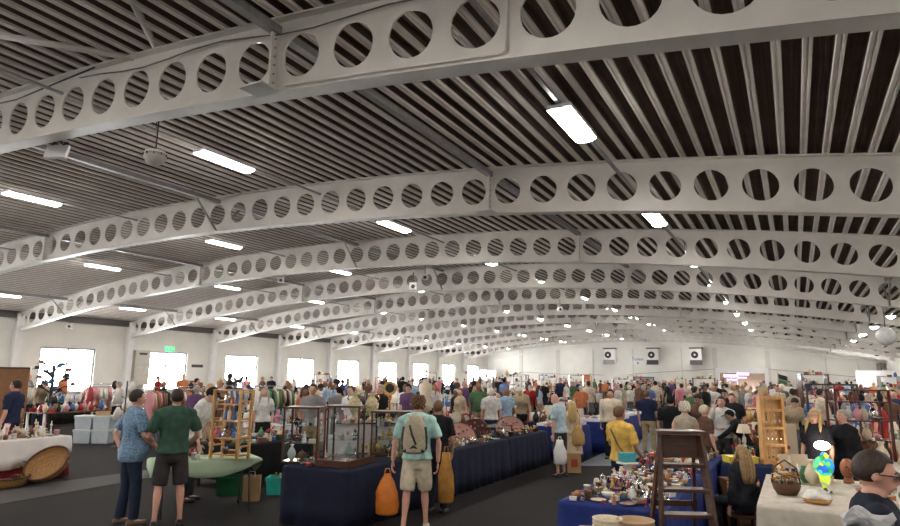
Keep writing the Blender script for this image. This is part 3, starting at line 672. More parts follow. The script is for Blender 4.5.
# ================================================================ market wares
def hull_wares():
    W = {}
    def L(name, prof, n=16): W[name] = (MB().lathe(prof, n=n), )
    L('vase', [(.035, 0), (.04, .01), (.075, .07), (.085, .13), (.06, .20), (.03, .24), (.028, .27), (.045, .30), (.038, .30), (.022, .27)])
    L('plate', [(.05, 0), (.055, .008), (.12, .018), (.13, .026), (.125, .028), (.07, .014)])
    L('bowl', [(.035, 0), (.045, .012), (.085, .04), (.11, .085), (.104, .086), (.075, .045), (.02, .02)])
    L('candlestick', [(.055, 0), (.05, .015), (.018, .03), (.014, .08), (.024, .10), (.013, .13), (.012, .20), (.03, .22), (.026, .25), (.012, .25), (.011, .32)])
    L('bottle', [(.036, 0), (.038, .01), (.038, .14), (.03, .17), (.013, .19), (.013, .25), (.016, .25), (.016, .262)])
    L('goblet', [(.035, 0), (.03, .006), (.006, .012), (.006, .08), (.02, .095), (.038, .13), (.036, .17), (.033, .17), (.03, .12)])
    L('tin', [(.055, 0), (.055, .11), (.058, .11), (.058, .13), (.01, .136)])
    W['jug'] = (MB().lathe([(.04, 0), (.045, .01), (.075, .06), (.07, .12), (.042, .17), (.05, .20), (.044, .20), (.035, .17)]).tube([(.06, 0, .15), (.11, 0, .15), (.115, 0, .10), (.072, 0, .06)], .009, 6),)
    W['teapot'] = (MB().lathe([(.04, 0), (.075, .04), (.085, .08), (.07, .12), (.03, .14), (.012, .148), (.018, .165), (.002, .175)]).tube([(-.07, 0, .05), (-.115, 0, .08), (-.135, 0, .13)], [.018, .013, .009], 8).tube([(.07, 0, .11), (.125, 0, .115), (.13, 0, .07), (.08, 0, .045)], .009, 6),)
    W['cup'] = (MB().lathe([(.022, 0), (.03, .01), (.042, .06), (.039, .06), (.026, .012)], n=12).tube([(.038, 0, .05), (.06, 0, .045), (.055, 0, .022), (.032, 0, .02)], .005, 5).lathe([(.03, -.006), (.07, .004), (.068, .006), (.02, .0)], n=12),)
    W['figurine'] = (MB().lathe([(.045, 0), (.045, .015), (.04, .02), (.045, .05), (.03, .10), (.02, .115)], n=12).ball((0, 0, .13), (.030, .022, .035), 10, 6).ball((0, 0, .185), .021, 10, 6).tube([(.025, 0, .15), (.05, .015, .12), (.03, .03, .10)], .009, 6).tube([(-.025, 0, .15), (-.05, .015, .13), (-.045, .03, .17)], .009, 6),)
    W['bust'] = (MB().lathe([(.06, 0), (.06, .02), (.035, .035), (.04, .05)]).ball((0, 0, .10), (.085, .045, .045), 12, 8).tube([(0, 0, .12), (0, 0, .17)], .026, 8).ball((0, .005, .20), (.037, .045, .052), 12, 8),)
    W['box'] = (MB().box((0, 0, .035), (.18, .12, .07)).box((0, 0, .08), (.184, .124, .02)).box((0, -.062, .068), (.02, .006, .02)),)
    W['book'] = (MB().box((0, 0, .014), (.15, .21, .004 + .024)).box((.004, 0, .014), (.146, .204, .02)),)
    W['picture_frame'] = (MB().box((0, .0, .15), (.03*0+.24, .012, .30), rx=-.2).box((0, -.012, .15), (.18, .008, .24), 0, 1, rx=-.2).box((0, .05, .10), (.02, .10, .01), rx=.9),)
    W['mantel_clock'] = (MB().box((0, 0, .015), (.20, .09, .03)).slab([(-.08, .03), (.08, .03)] + [(.08*math.cos(t), .12+.09*math.sin(t)) for t in [PI*i/10 for i in range(11)]], .07, 'y', (0, 0, 0)).slab([(.055*math.cos(t), .115+.055*math.sin(t)) for t in [2*PI*i/16 for i in range(16)]], .012, 'y', (0, -.038, 0), 1),)
    W['table_lamp'] = (MB().lathe([(.065, 0), (.06, .015), (.02, .03), (.035, .09), (.03, .14), (.010, .18), (.010, .25)]).lathe([(.12, .22), (.07, .36), (.066, .36), (.116, .22)], mi=1, cap=False),)
    W['wicker_basket'] = (MB().lathe([(.10, 0), (.13, .06), (.14, .12), (.145, .12), (.148, .13), (.13, .128), (.115, .05), (.05, .012)]).tube([(-.135, 0, .12), (-.11, 0, .22), (0, 0, .27), (.11, 0, .22), (.135, 0, .12)], .008, 6),)
    W['teddy_bear'] = (MB().ball((0, 0, .08), (.07, .06, .08)).ball((0, 0, .19), (.055, .05, .05)).ball((.042, 0, .235), .02, 8, 6).ball((-.042, 0, .235), .02, 8, 6).ball((0, -.045, .18), .022, 8, 6).tube([(.05, 0, .13), (.10, -.03, .09)], .024, 8).tube([(-.05, 0, .13), (-.10, -.03, .09)], .024, 8).tube([(.04, -.03, .03), (.07, -.12, .03)], .030, 8).tube([(-.04, -.03, .03), (-.07, -.12, .03)], .030, 8),)
    W['handbag'] = (MB().rings([[(x*k, y*q, z) for x, y in ((-.13, -.04), (.13, -.04), (.14, 0), (.13, .04), (-.13, .04), (-.14, 0))] for z, k, q in ((0, 1, 1.1), (.02, 1.05, 1.3), (.12, .95, 1), (.17, .8, .5))]).tube([(-.07, 0, .16), (-.06, 0, .25), (.06, 0, .25), (.07, 0, .16)], .008, 6),)
    W['tray'] = (MB().box((0, 0, .008), (.34, .22, .012)).box((0, .108, .018), (.34, .008, .02)).box((0, -.108, .018), (.34, .008, .02)).box((.168, 0, .018), (.008, .22, .02)).box((-.168, 0, .018), (.008, .22, .02)).tube([(.17, -.05, .02), (.20, -.04, .035), (.20, .04, .035), (.17, .05, .02)], .006, 6).tube([(-.17, -.05, .02), (-.20, -.04, .035), (-.20, .04, .035), (-.17, .05, .02)], .006, 6),)
    W['display_plate'] = (MB().slab([(.13*math.cos(t), .135+.13*math.sin(t)) for t in [2*PI*i/20 for i in range(20)]], .014, 'y').slab([(.085*math.cos(t), .135+.085*math.sin(t)) for t in [2*PI*i/20 for i in range(20)]], .006, 'y', (0, -.009, 0), 1).bar((-.04, .01, .0), (-.04, .08, .0), .01).bar((.04, .01, .0), (.04, .08, .0), .01).bar((0, .012, .10), (0, .08, .0), .01),)
    W['ornamental_horse'] = (MB().ball((0, 0, .13), (.075, .03, .035)).tube([(.055, 0, .15), (.085, 0, .20), (.095, 0, .22)], [.026, .018, .014], 8).ball((.108, 0, .215), (.028, .013, .015), 8, 6).tube([(-.07, 0, .14), (-.10, 0, .10), (-.105, 0, .05)], [.010, .010, .004], 6).tube([(.05, .018, .12), (.055, .02, .06), (.05, .02, .012)], [.014, .008, .007], 6).tube([(.05, -.018, .12), (.06, -.02, .06), (.05, -.02, .012)], [.014, .008, .007], 6).tube([(-.05, .018, .12), (-.062, .02, .06), (-.055, .02, .012)], [.016, .008, .007], 6).tube([(-.05, -.018, .12), (-.062, -.02, .06), (-.055, -.02, .012)], [.016, .008, .007], 6).box((0, 0, .006), (.17, .07, .012)),)
    return W
WS = {k: v[0] for k, v in hull_wares().items()}
WME = {k: v.mesh(k) for k, v in WS.items()}
def wm(n, c, r=.35, metal=0, coat=.0, var=.12): return mat('ware_'+n, c, r, metal, var=var, scale=40, coat=coat)
CH = CH
CW = {'white': wm('white', (.68, .66, .62), .25), 'cream': wm('cream', (.62, .52, .38), .35), 'brown': wm('brown', (.20, .09, .045), .4, var=.3), 'black': wm('black', (.02, .02, .022), .35), 'silver': wm('silver', (.65, .64, .62), .22, 1.), 'brass': wm('brass', (.62, .42, .16), .28, 1.),
      'blue': wm('blue', (.06, .14, .38), .3), 'red': wm('red', (.42, .04, .035), .4), 'green': wm('green', (.06, .20, .09), .4), 'pink': wm('pink', (.62, .28, .30), .4), 'copper': wm('copper', (.50, .22, .12), .3, 1.), 'terracotta': wm('terracotta', (.42, .17, .08), .6), 'glass': glass_mat('ware_glass', (.85, .92, .92)), 'amber': wm('amber', (.50, .22, .03), .25), 'turquoise': wm('turquoise', (.05, .35, .40), .4)}
FACE2 = wm('pale_face', (.60, .54, .44), .5)
PALS = {'mixed': ['white', 'cream', 'brown', 'black', 'silver', 'brass', 'blue', 'red', 'green', 'copper', 'terracotta', 'white', 'cream', 'brown'],
        'china': ['white', 'white', 'cream', 'blue', 'pink', 'white', 'green'], 'metal': ['silver', 'silver', 'brass', 'copper', 'brass', 'black'], 'dark': ['brown', 'black', 'brass', 'brown', 'silver', 'copper', 'red', 'cream', 'white'], 'bright': ['white', 'pink', 'blue', 'white', 'red', 'cream', 'turquoise']}
KINDS_ = {'small': ['vase', 'cup', 'bowl', 'figurine', 'box', 'tin', 'goblet', 'plate', 'teapot', 'jug', 'cup', 'ornamental_horse', 'book', 'box', 'tin', 'teapot', 'bowl'],
          'china': ['vase', 'cup', 'bowl', 'plate', 'teapot', 'jug', 'display_plate', 'figurine'], 'metal': ['candlestick', 'goblet', 'tray', 'teapot', 'jug', 'bowl', 'box', 'mantel_clock'],
          'tall': ['vase', 'table_lamp', 'bust', 'display_plate', 'picture_frame', 'mantel_clock', 'jug', 'bottle', 'candlestick', 'teddy_bear', 'ornamental_horse', 'wicker_basket', 'handbag'],
          'flat': ['plate', 'tray', 'book', 'box', 'bowl', 'cup'], 'soft': ['teddy_bear', 'handbag', 'box', 'wicker_basket', 'picture_frame']}
RAD = {'vase': .08, 'cup': .07, 'plate': .13, 'bowl': .11, 'tray': .20, 'teapot': .13, 'jug': .10, 'box': .11, 'book': .13, 'picture_frame': .13, 'mantel_clock': .11, 'table_lamp': .12, 'wicker_basket': .15, 'teddy_bear': .12, 'handbag': .14, 'display_plate': .13, 'ornamental_horse': .11, 'bust': .09}
SZ = ['small', 'mid-sized', 'large']
WKEYS = {}
def ware(kind, col, loc, rz, sc, where, cat=None):
    m = CW[col]
    mats = [m, m] if len(WS[kind].mi) and max(WS[kind].mi) == 1 else [m]
    if len(mats) == 2: mats[1] = {'picture_frame': FACE2, 'mantel_clock': FACE2, 'table_lamp': CW['cream'], 'display_plate': CW['white'] if col != 'white' else CW['blue']}[kind]
    o = link(kind, WME[kind], mats, None, loc, rz); o.scale = (sc, sc, sc)
    mt = {'glass': 'clear glass', 'silver': 'silver-coloured', 'brass': 'brass', 'copper': 'copper'}.get(col, col)
    lab = '%s %s %s' % (mt, kind.replace('_', ' '), where)
    tag(o, lab, {'mantel_clock': 'clock', 'table_lamp': 'lamp', 'display_plate': 'plate', 'ornamental_horse': 'ornament', 'wicker_basket': 'basket', 'teddy_bear': 'soft toy', 'picture_frame': 'picture frame'}.get(kind, kind), '%s %ss %s' % (mt, kind.replace('_', ' '), where))
    return o
def scatter(where, x0, x1, y0, y1, z, n, kinds, pal, seed, smin=.8, smax=1.2, rot=0., org=None):
    rnd = random.Random(seed); got = []; tries = 0
    ks = KINDS_[kinds] if isinstance(kinds, str) else kinds; ps = PALS[pal] if isinstance(pal, str) else pal
    while len(got) < n and tries < n*60:
        tries += 1; k = rnd.choice(ks); s = rnd.uniform(smin, smax); r = RAD.get(k, .07)*s*.92
        x, y = rnd.uniform(x0+r, x1-r) if x1-x0 > 2*r else (x0+x1)/2, rnd.uniform(y0+r, y1-r) if y1-y0 > 2*r else (y0+y1)/2
        if any((x-a)**2+(y-b)**2 < (r+c)**2 for a, b, c in got): continue
        got.append((x, y, r)); p = Vector((x, y, z))
        if org is not None: p = Matrix.Rotation(rot, 3, 'Z') @ p + Vector(org)
        ware(k, rnd.choice(ps), p, rnd.uniform(-.7, .7)+HEAD+rot, s, where)
    return got
# ---------------------------------------------------------------- stall furniture
def table_meshes(lx, ly, h, folding=False):
    top = MB().box((0, 0, h-.015), (lx, ly, .03)); legs = []
    for sx in (-1, 1):
        for sy in (-1, 1):
            if folding: legs.append(MB().tube([(sx*(lx/2-.10), sy*(ly/2-.22), h-.03), (sx*(lx/2-.10), sy*(ly/2-.12), .35), (sx*(lx/2-.10), sy*(ly/2-.05), .0)], .016, 8))
            else: legs.append(MB().box((sx*(lx/2-.06), sy*(ly/2-.06), (h-.03)/2), (.05, .05, h-.03)))
    return top, legs
def table(x0, x1, y0, y1, h, label, mt=WOODD, lm=None, folding=False, rz=0.):
    t = thing('trestle_table' if not folding else 'folding_table', label, 'table', ((x0+x1)/2, (y0+y1)/2, 0), rz)
    top, legs = table_meshes(x1-x0, y1-y0, h, folding); top.build('tabletop', mt, t)
    for l in legs: l.build('leg', lm or DARKM, t)
    return t
def cloth(x0, x1, y0, y1, z, drop, mt, label, amp=.02, seed=0, scallop=0., rz=0., name='tablecloth', fine=.09):
    """cloth lying on a table top with pleated sides that hang down by drop"""
    cx, cy, lx, ly = (x0+x1)/2, (y0+y1)/2, (x1-x0)/2+.012, (y1-y0)/2+.012
    per = []; nx = max(4, int(2*lx/fine)); ny = max(4, int(2*ly/fine))
    for i in range(nx): per.append((-lx+2*lx*i/nx, -ly, 0, -1))
    for i in range(ny): per.append((lx, -ly+2*ly*i/ny, 1, 0))
    for i in range(nx): per.append((lx-2*lx*i/nx, ly, 0, 1))
    for i in range(ny): per.append((-lx, ly-2*ly*i/ny, -1, 0))
    n = len(per); rs = [[(x*.02, y*.02, z+.004) for x, y, a, b in per], [(x, y, z+.004) for x, y, a, b in per]]
    for f in (.04, .3, .65, 1):
        r = []
        for i, (x, y, a, b) in enumerate(per):
            w_ = amp*f*(math.sin(i*1.9+seed)+.5*math.sin(i*.7+seed*2))+.012*min(1, f*8)+amp*1.2*f
            corner = (abs(abs(x)-lx) < 1e-6 and abs(abs(y)-ly) < 1e-6)
            dz = drop*f
            if scallop: u = (x/lx if b else y/ly); dz = (drop+scallop*(1-u*u) - scallop*.35)*f
            r.append((x+a*w_+(math.copysign(w_, x) if corner and not a else 0), y+b*w_+(math.copysign(w_, y) if corner and not b else 0), z-dz))
        rs.append(r)
    mb = MB().rings(rs, True, cap=False)
    o = mb.build(name, mt, None, (cx, cy, 0), rz); md = o.modifiers.new('s', 'SOLIDIFY'); md.thickness = .005; md.offset = 1
    return tag(o, label, 'tablecloth')
Z = .75

# --- stall at the far left: white cloth over a dark red one, baskets in front
table(-14.0, -12.5, 5.0, 7.5, Z, 'trestle table under the red and white cloths')
cloth(-14.0, -12.5, 5.0, 7.5, Z, .72, REDC, 'dark red tablecloth hanging to the floor under a white one', .03, 1)
cloth(-13.98, -12.44, 5.02, 7.54, Z+.012, .36, WHITEC, 'white tablecloth laid over a dark red cloth', .03, 2, scallop=.22)
wh = 'on the red and white covered table'
scatter(wh, -13.95, -12.48, 6.2, 7.47, Z+.022, 95, ['box', 'tray', 'bowl', 'candlestick', 'jug', 'plate', 'ornamental_horse', 'picture_frame', 'tin'], ['white', 'cream', 'brown', 'silver', 'brown', 'cream', 'pink'], 3, .6, .95)
def round_basket(name, label, R, h, loc, rot):
    t = thing(name, label, 'basket', loc); t.rotation_euler = rot
    n = 40; rs = []
    for r, z in ((R*.80, 0), (R*.93, h*.35), (R, h*.8), (R*1.01, h), (R*.955, h*1.0), (R*.93, h*.7), (R*.86, h*.3), (R*.74, .03), (.01, .025)):
        rs.append([(r*math.cos(2*PI*j/n)*(1+(.012 if j % 2 else -.012)), r*math.sin(2*PI*j/n)*(1+(.012 if j % 2 else -.012)), z) for j in range(n)])
    MB().rings(rs).build('basket_body', WICK, t)
    rim = MB()
    rim.tube([(R*1.0*math.cos(2*PI*j/28), R*1.0*math.sin(2*PI*j/28), h+.012*math.sin(j*PI)) for j in range(29)], .022, 8); rim.build('rim', mat('wicker_dark', (.11, .05, .025), .6, var=.4, scale=60), t)
    w_ = MB()
    for q in (.25, .5, .75): w_.tube([(R*.9*q*math.cos(2*PI*j/24), R*.9*q*math.sin(2*PI*j/24), .038) for j in range(25)], .006, 5)
    w_.build('weave_rings', mat('wicker_light', (.50, .30, .13), .6, var=.3, scale=60), t)
    for s in (-1, 1): MB().tube([(s*R*.98, -.07, h), (s*R*1.08, -.05, h+.07), (s*R*1.08, .05, h+.07), (s*R*.98, .07, h)], .012, 6).build('handle', mat('wicker_dark', (0, 0, 0)), t)
    return t
b0 = P(48, 11.3, 0); round_basket('wicker_basket', 'large round shallow wicker basket tipped up against the table', .37, .14, (b0.x, b0.y, .27), (R_(44), R_(-8), HEAD+R_(2)))
b0 = P(6, 11.0, .0); round_basket('wicker_basket', 'low oval wicker basket flat on the carpet beside the tipped one', .40, .17, (b0.x+.05, b0.y-.1, .0), (0, 0, 0))
t = thing('wooden_board', 'tall brown wooden board standing at the edge behind the navy polo man', 'board', P(-4, 15, 0), HEAD+.2)
MB().box((0, 0, 1.02), (1.0, .04, 2.04)).build('panel', mat('brown_board', (.26, .12, .05), .6, var=.2, stretch=(1, 1, 6)), t); MB().box((0, 0, 2.06), (1.04, .06, .04)).build('top_rail', WOODD, t)

# --- long wooden folding table with white legs, crates beside it
def rtable(pxl, pyl, pxr, pyr, depth_, h, label, **k):
    a, b = at(pxl, pyl, h), at(pxr, pyr, h); d = b-a; L = d.length; ang = math.atan2(d.y, d.x); n_ = Vector((-d.y, d.x, 0)).normalized()
    if n_.dot(FW) < 0: n_ = -n_
    c = (a+b)/2+n_*depth_/2
    t = table(c.x-L/2, c.x+L/2, c.y-depth_/2, c.y+depth_/2, h, label, rz=ang, **k); return c, L, ang
c1, L1, A1 = rtable(44, 413, 112, 410, 1.0, .78, 'long brown trestle table with white legs by the plastic crates', mt=mat('brown_top', (.14, .07, .04), .5), lm=WHITE)
wh = 'on the white-legged table by the crates'
scatter(wh, -L1/2, L1/2, -.5, .5, .78, 60, ['teddy_bear', 'handbag', 'box', 'vase', 'bowl', 'jug', 'book', 'wicker_basket', 'tray'], ['white', 'cream', 'pink', 'red', 'white', 'brown', 'black', 'blue'], 5, .7, 1.2, A1, (c1.x, c1.y, 0))
c2, L2, A2 = rtable(-30, 407, 118, 401, 1.0, .78, 'trestle table heaped with dark clothes near the window', mt=WOODD)
cloth(c2.x-L2/2, c2.x+L2/2, c2.y-.5, c2.y+.5, .78, .74, BLACKC, 'added black cloth darkening the space under the white-legged table', .02, 12, rz=A2)  # black cloth added to hide bright floor and darken below the white-legged table
scatter('on the trestle table near the window', -L2/2, L2/2, -.48, .48, .79, 60, 'tall', ['white', 'black', 'blue', 'brown', 'cream', 'green', 'white'], 6, 1, 1.6, A2, (c2.x, c2.y, 0))
CRM = mat('crate_plastic', (.55, .62, .68), .3, var=.05)
def crate(label, loc, rz, d, mt, lid=True, group=None):
    t = thing('plastic_crate', label, 'crate', loc, rz, group); w_, l_, h_ = d; mb = MB()
    r0 = [(-w_/2, -l_/2), (w_/2, -l_/2), (w_/2, l_/2), (-w_/2, l_/2)]
    mb.rings([[(x*k, y*k, z) for x, y in r0] for k, z in ((.86, 0), (.98, h_*.95), (1, h_), (.93, h_), (.82, .02))], False); mb.build('crate_body', mt, t)
    MB().rings([[(x*k, y*k, z) for x, y in r0] for k, z in ((1.03, h_-.045), (1.03, h_-.01), (1.0, h_-.01), (1.0, h_-.045))], False, cap=False).build('rim', mt, t)
    for s in (-1, 1): MB().box((s*w_*.52, 0, h_*.8), (.02, l_*.35, .05)).build('handle', mt, t)
    for i in range(5): pass
    if lid: MB().box((0, 0, h_+.012), (w_*1.02, l_*1.02, .022)).build('lid', WHITE, t)
    return t
p0 = P(84, 17.7, 0)
for i, px in enumerate((84.5, 102.5)):
    for j in range(2):
        p = P(px, 17.8, 0); crate('clear plastic storage crate, %s one of the %s pile by the white-legged table' % (('lower', 'upper')[j], ('window-side', 'aisle-side')[i]), (p.x, p.y, j*.385), HEAD, (.50, .42, .355), CRM)
p = P(100, 17.8, 0); tag(MB().box((0, 0, .05), (.3, .25, .10)).box((0, 0, .11), (.31, .26, .02)).build('cardboard_box', mat('cardboard', (.42, .29, .16), .8), None, (p.x, p.y, .765), HEAD), 'small cardboard box on top of the clear crates', 'box')
# white soft toys and hanging white bags beside the crates
t = thing('coat_stand', 'black stand hung with white cloth bags and hats by the crates', 'stand', P(121, 17.0, 0), HEAD)
MB().tube([(0, 0, 0.02), (0, 0, 1.75)], .02, 8).build('pole', DARKM, t); MB().lathe([(.25, 0), (.24, .02), (.03, .05)]).build('base', DARKM, t)
for i in range(7):
    a = i*2.2; MB().tube([(0, 0, 1.62-i*.17), (.16*math.cos(a), .16*math.sin(a), 1.68-i*.17)], .010, 6).build('hook', DARKM, t)
p = t.location
for i in range(9):
    a = i*2.2; h = .30+.04*(i % 3)
    mb = MB().rings([[(q*.12*math.cos(u)*(1+.1*math.sin(3*u)), q*.07*math.sin(u), z) for u in [2*PI*j/14 for j in range(14)]] for z, q in ((0, .6), (.04, 1.1), (h*.6, 1), (h, .35))]).tube([(-.04, 0, h), (0, 0, h+.08), (.04, 0, h)], .006, 5)
    tag(mb.build('cloth_bag', [CW['white'], CW['cream'], CW['white']][i % 3], None, (p.x+.20*math.cos(a), p.y+.20*math.sin(a), 1.45-i*.155), a), 'pale cloth bag hanging on the black stand by the crates', 'bag', 'pale cloth bags on the black stand')

# --- sage table with spindle rack
cg, Lg, Ag = rtable(158, 464, 260, 458, .74, Z, 'folding table with black bent legs under the sage cloth', mt=DARKM, lm=DARKM, folding=True)
cloth(cg.x-Lg/2, cg.x+Lg/2, cg.y-.37, cg.y+.37, Z, .10, GREENC, 'sage green tablecloth with scalloped hanging edge', .012, 3, scallop=.20, rz=Ag)
rk = thing('wooden_rack', 'pine rack of open shelves with ladder sides on the sage table', 'rack', P(229, 9.2, Z+.01), HEAD+R_(-24)); rk.location.z = Z+.012
Wd, Dp, Hh = .50, .24, 1.0
for sx in (-1, 1):
    for sy in (-1, 1): MB().box((sx*Wd/2, sy*Dp/2, Hh/2), (.035, .035, Hh)).build('post', WOODO, rk)
    for i in range(8): MB().box((sx*Wd/2, 0, .06+i*.128), (.025, Dp-.036, .022)).build('ladder_rung', WOODO, rk)
for i, z in enumerate((.08, .31, .56, .80)):
    MB().box((0, 0, z-.02), (Wd-.04, Dp-.04, .016)).build('shelf', WOODO, rk)
MB().box((0, 0, Hh-.01), (Wd+.03, Dp+.03, .02)).build('top_board', WOODO, rk)
Mr = Matrix.Rotation(rk.rotation_euler.z, 3, 'Z')
for zi, z in enumerate((.07, .30, .55, .79)):
    scatter('on the pine rack, %s shelf' % ('lowest', 'second', 'third', 'fourth')[zi], -.21, .21, -.09, .09, rk.location.z+z, 7, ['candlestick', 'figurine', 'bottle', 'box', 'cup', 'bust'] if zi else 'small', ['black', 'brown', 'white', 'silver', 'cream', 'blue', 'copper'], 20+zi, .55, .78, rk.rotation_euler.z, (rk.location.x, rk.location.y, 0))
scatter('on top of the pine rack', -.25, .25, -.1, .1, rk.location.z+Hh, 6, ['ornamental_horse', 'figurine', 'candlestick', 'bust'], ['black', 'brown', 'copper'], 31, .8, 1.1, rk.rotation_euler.z, (rk.location.x, rk.location.y, 0))
scatter('beside the pine rack on the sage cloth', -Lg/2+.03, -.05, -.34, .34, Z+.01, 12, 'small', 'dark', 33, .5, .8, Ag, (cg.x, cg.y, 0))
g1 = at(230, 497, 0); crate('dark green plastic crate under the sage table', (g1.x-.15, g1.y+.2, 0), HEAD, (.50, .36, .30), mat('crate_green', (.012, .10, .035), .35), False)
g2 = at(273, 495, 0); crate('turquoise plastic crate on the carpet beside the sage table', (g2.x, g2.y+.15, 0), HEAD+.05, (.42, .34, .28), mat('crate_turquoise', (.03, .42, .36), .35), False)
for i in range(3):
    a = Vector((g2.x-.1+.1*i, g2.y+.15, .03)); ware('bottle', ('amber', 'cream', 'brown')[i], a, 0, 1.15, 'standing in the turquoise crate')
pb_ = P(251, 10.0, 0); t = thing('paper_bag', 'plain brown paper bag beside the green crate', 'bag', (pb_.x, pb_.y, 0), HEAD+.2)
MB().rings([[(x*k, y*k, z) for x, y in ((-.13, -.09), (.13, -.09), (.13, .09), (-.13, .09))] for k, z in ((1, 0), (1.02, .38), (.98, .38), (.96, .02))], False).build('bag_body', mat('kraft_paper', (0, 0, 0)), t)
MB().tube([(-.05, -.09, .36), (-.04, -.09, .46), (.04, -.09, .46), (.05, -.09, .36)], .006, 5).build('handle', WHITE, t)
pb_ = P(297, 11.2, 0); sack('carrier_bag', 'white carrier bag with red contents on the carpet beside the crate', 'bag', mat('white_plastic', (0, 0, 0)), 297, 11.2, 472, 489, 14, .12)
table(-9.7, -8.6, 8.2, 10.1, Z, 'trestle table under the plain black cloth')
cloth(-9.7, -8.6, 8.2, 10.1, Z, .60, BLACKC, 'plain black tablecloth behind the crates', .015, 4)
scatter('on the black-clothed table', -9.65, -8.65, 8.25, 10.05, Z+.01, 60, 'small', 'mixed', 40, .6, 1.0)
tag(MB().box((0, 0, .15), (.42, .30, .30)).build('display_plinth', WHITEC, None, (-9.2, 9.55, Z+.012), .3), 'white cloth-covered plinth on the black table', 'plinth') if False else None

# --- navy stall: long clothed run of tables
runs = [(6.85, 9.55), (9.6, 12.1), (12.15, 14.4)]
for i, (a, b) in enumerate(runs):
    nm = ('first', 'second', 'third')[i]
    table(-6.3, -5.22, a, b, Z, '%s trestle table of the navy stall counted from the camera end' % nm)
    cloth(-6.3, -5.22, a, b, Z, .74, NAVY, 'navy floor-length tablecloth, %s section of the run' % nm, .022, 5+i)
def cabinet(label, px, dep, zb, w_, d_, h_, rz, shelves=2, rad=0):
    p = P(px, dep, zb); t = thing('display_cabinet', label, 'display case', (p.x, p.y, zb), rz)
    for sx in (-1, 1):
        for sy in (-1, 1): MB().box((sx*(w_/2-.012), sy*(d_/2-.012), h_/2), (.024, .024, h_)).build('corner_post', WOODD, t)
    MB().box((0, 0, .015), (w_, d_, .03)).build('base', WOODD, t); MB().box((0, 0, h_), (w_+.02, d_+.02, .03)).build('top', WOODD, t)
    for i in range(shelves): MB().box((0, 0, .03+(h_-.05)*(i+1)/(shelves+1)), (w_-.03, d_-.03, .006)).build('glass_shelf', GLASS, t)
    for sx in (-1, 1): MB().box((sx*(w_/2-.006), 0, h_/2), (.003, d_-.05, h_-.04)).build('glass_pane', GLASS, t)
    MB().box((0, -(d_/2-.006), h_/2), (w_-.05, .003, h_-.04)).build('glass_pane', GLASS, t)
    return t
def cab_fill(t, where, w_, d_, h_, shelves, seed, pal='mixed'):
    for i in range(shelves+1):
        z = t.location.z+.032+((h_-.05)*i/(shelves+1) + (.003 if i else 0))
        scatter('%s, %s level' % (where, ('bottom', 'second', 'third')[i]), -w_/2+.05, w_/2-.05, -d_/2+.05, d_/2-.05, z, 8, ['vase', 'figurine', 'cup', 'teapot', 'goblet', 'box', 'bust'], pal, seed+i, .55, .8, t.rotation_euler.z, (t.location.x, t.location.y, 0))
ca = cabinet('tall glass display cabinet with dark frame at the corner of the navy stall', 303, 8.95, Z+.012, .52, .36, .76, HEAD-.12)
cab_fill(ca, 'inside the corner display cabinet', .52, .36, .76, 2, 50, ['silver', 'white', 'glass', 'cream', 'blue', 'brown'])
cb = cabinet('square glass display cabinet beside the flat jewellery case', 345, 9.45, Z+.012, .50, .36, .76, HEAD-.12)
cab_fill(cb, 'inside the square display cabinet', .50, .36, .76, 2, 60, ['white', 'silver', 'cream', 'pink', 'glass'])
cc = cabinet('wide low glass display cabinet behind the backpacker', 392, 9.9, Z+.012, .62, .36, .66, HEAD-.12)
cab_fill(cc, 'inside the wide low display cabinet', .62, .36, .66, 2, 70, ['silver', 'brass', 'white', 'glass'])
jc = thing('jewellery_case', 'flat glass-topped jewellery case with brass items on the navy stall', 'display case', P(352, 8.15, Z+.012), HEAD+R_(28)); jc.location = Vector((-5.62, 7.35, Z+.012)); jc.rotation_euler.z = .12
MB().box((0, 0, .01), (.5, .75, .02)).build('base', WOODD, jc)
for a, b, c, d in ((0, .37, .5, .02), (0, -.37, .5, .02), (.24, 0, .02, .72), (-.24, 0, .02, .72)): MB().box((a, b, .055), (c, d, .07)).build('side', WOODD, jc)
MB().box((0, 0, .025), (.46, .70, .01)).build('felt_lining', mat('cream_felt', (.45, .36, .26), .9), jc); MB().box((0, 0, .093), (.47, .72, .004)).build('glass_lid', GLASS, jc)
rnd = random.Random(5)
for i in range(24):
    x, y = -.17+.068*(i % 6), -.27+.18*(i//6)
    mb = MB().lathe([(.018, 0), (.022, .006), (.018, .012), (.003, .013)], n=10).tube([(.02*math.cos(u), .032+.016*math.sin(u), .006) for u in [2*PI*k/8 for k in range(9)]], .003, 4)
    q = Matrix.Rotation(.12, 3, 'Z') @ Vector((x, y, 0)); tag(mb.build('pocket_watch', BRASS if i % 3 else CHROME, None, jc.location+q+Vector((0, 0, .031)), rnd.random()*6), '%s pocket watch lying in the flat jewellery case' % ('brass' if i % 3 else 'chrome'), 'watch', '%s pocket watches in the jewellery case' % ('brass' if i % 3 else 'chrome'))
scatter('loose at the corner of the navy stall', -6.25, -5.9, 6.9, 7.6, Z+.012, 10, ['ornamental_horse', 'box', 'cup', 'tray', 'figurine', 'bowl'], ['brown', 'black', 'silver', 'red', 'cream'], 80, .7, 1.)
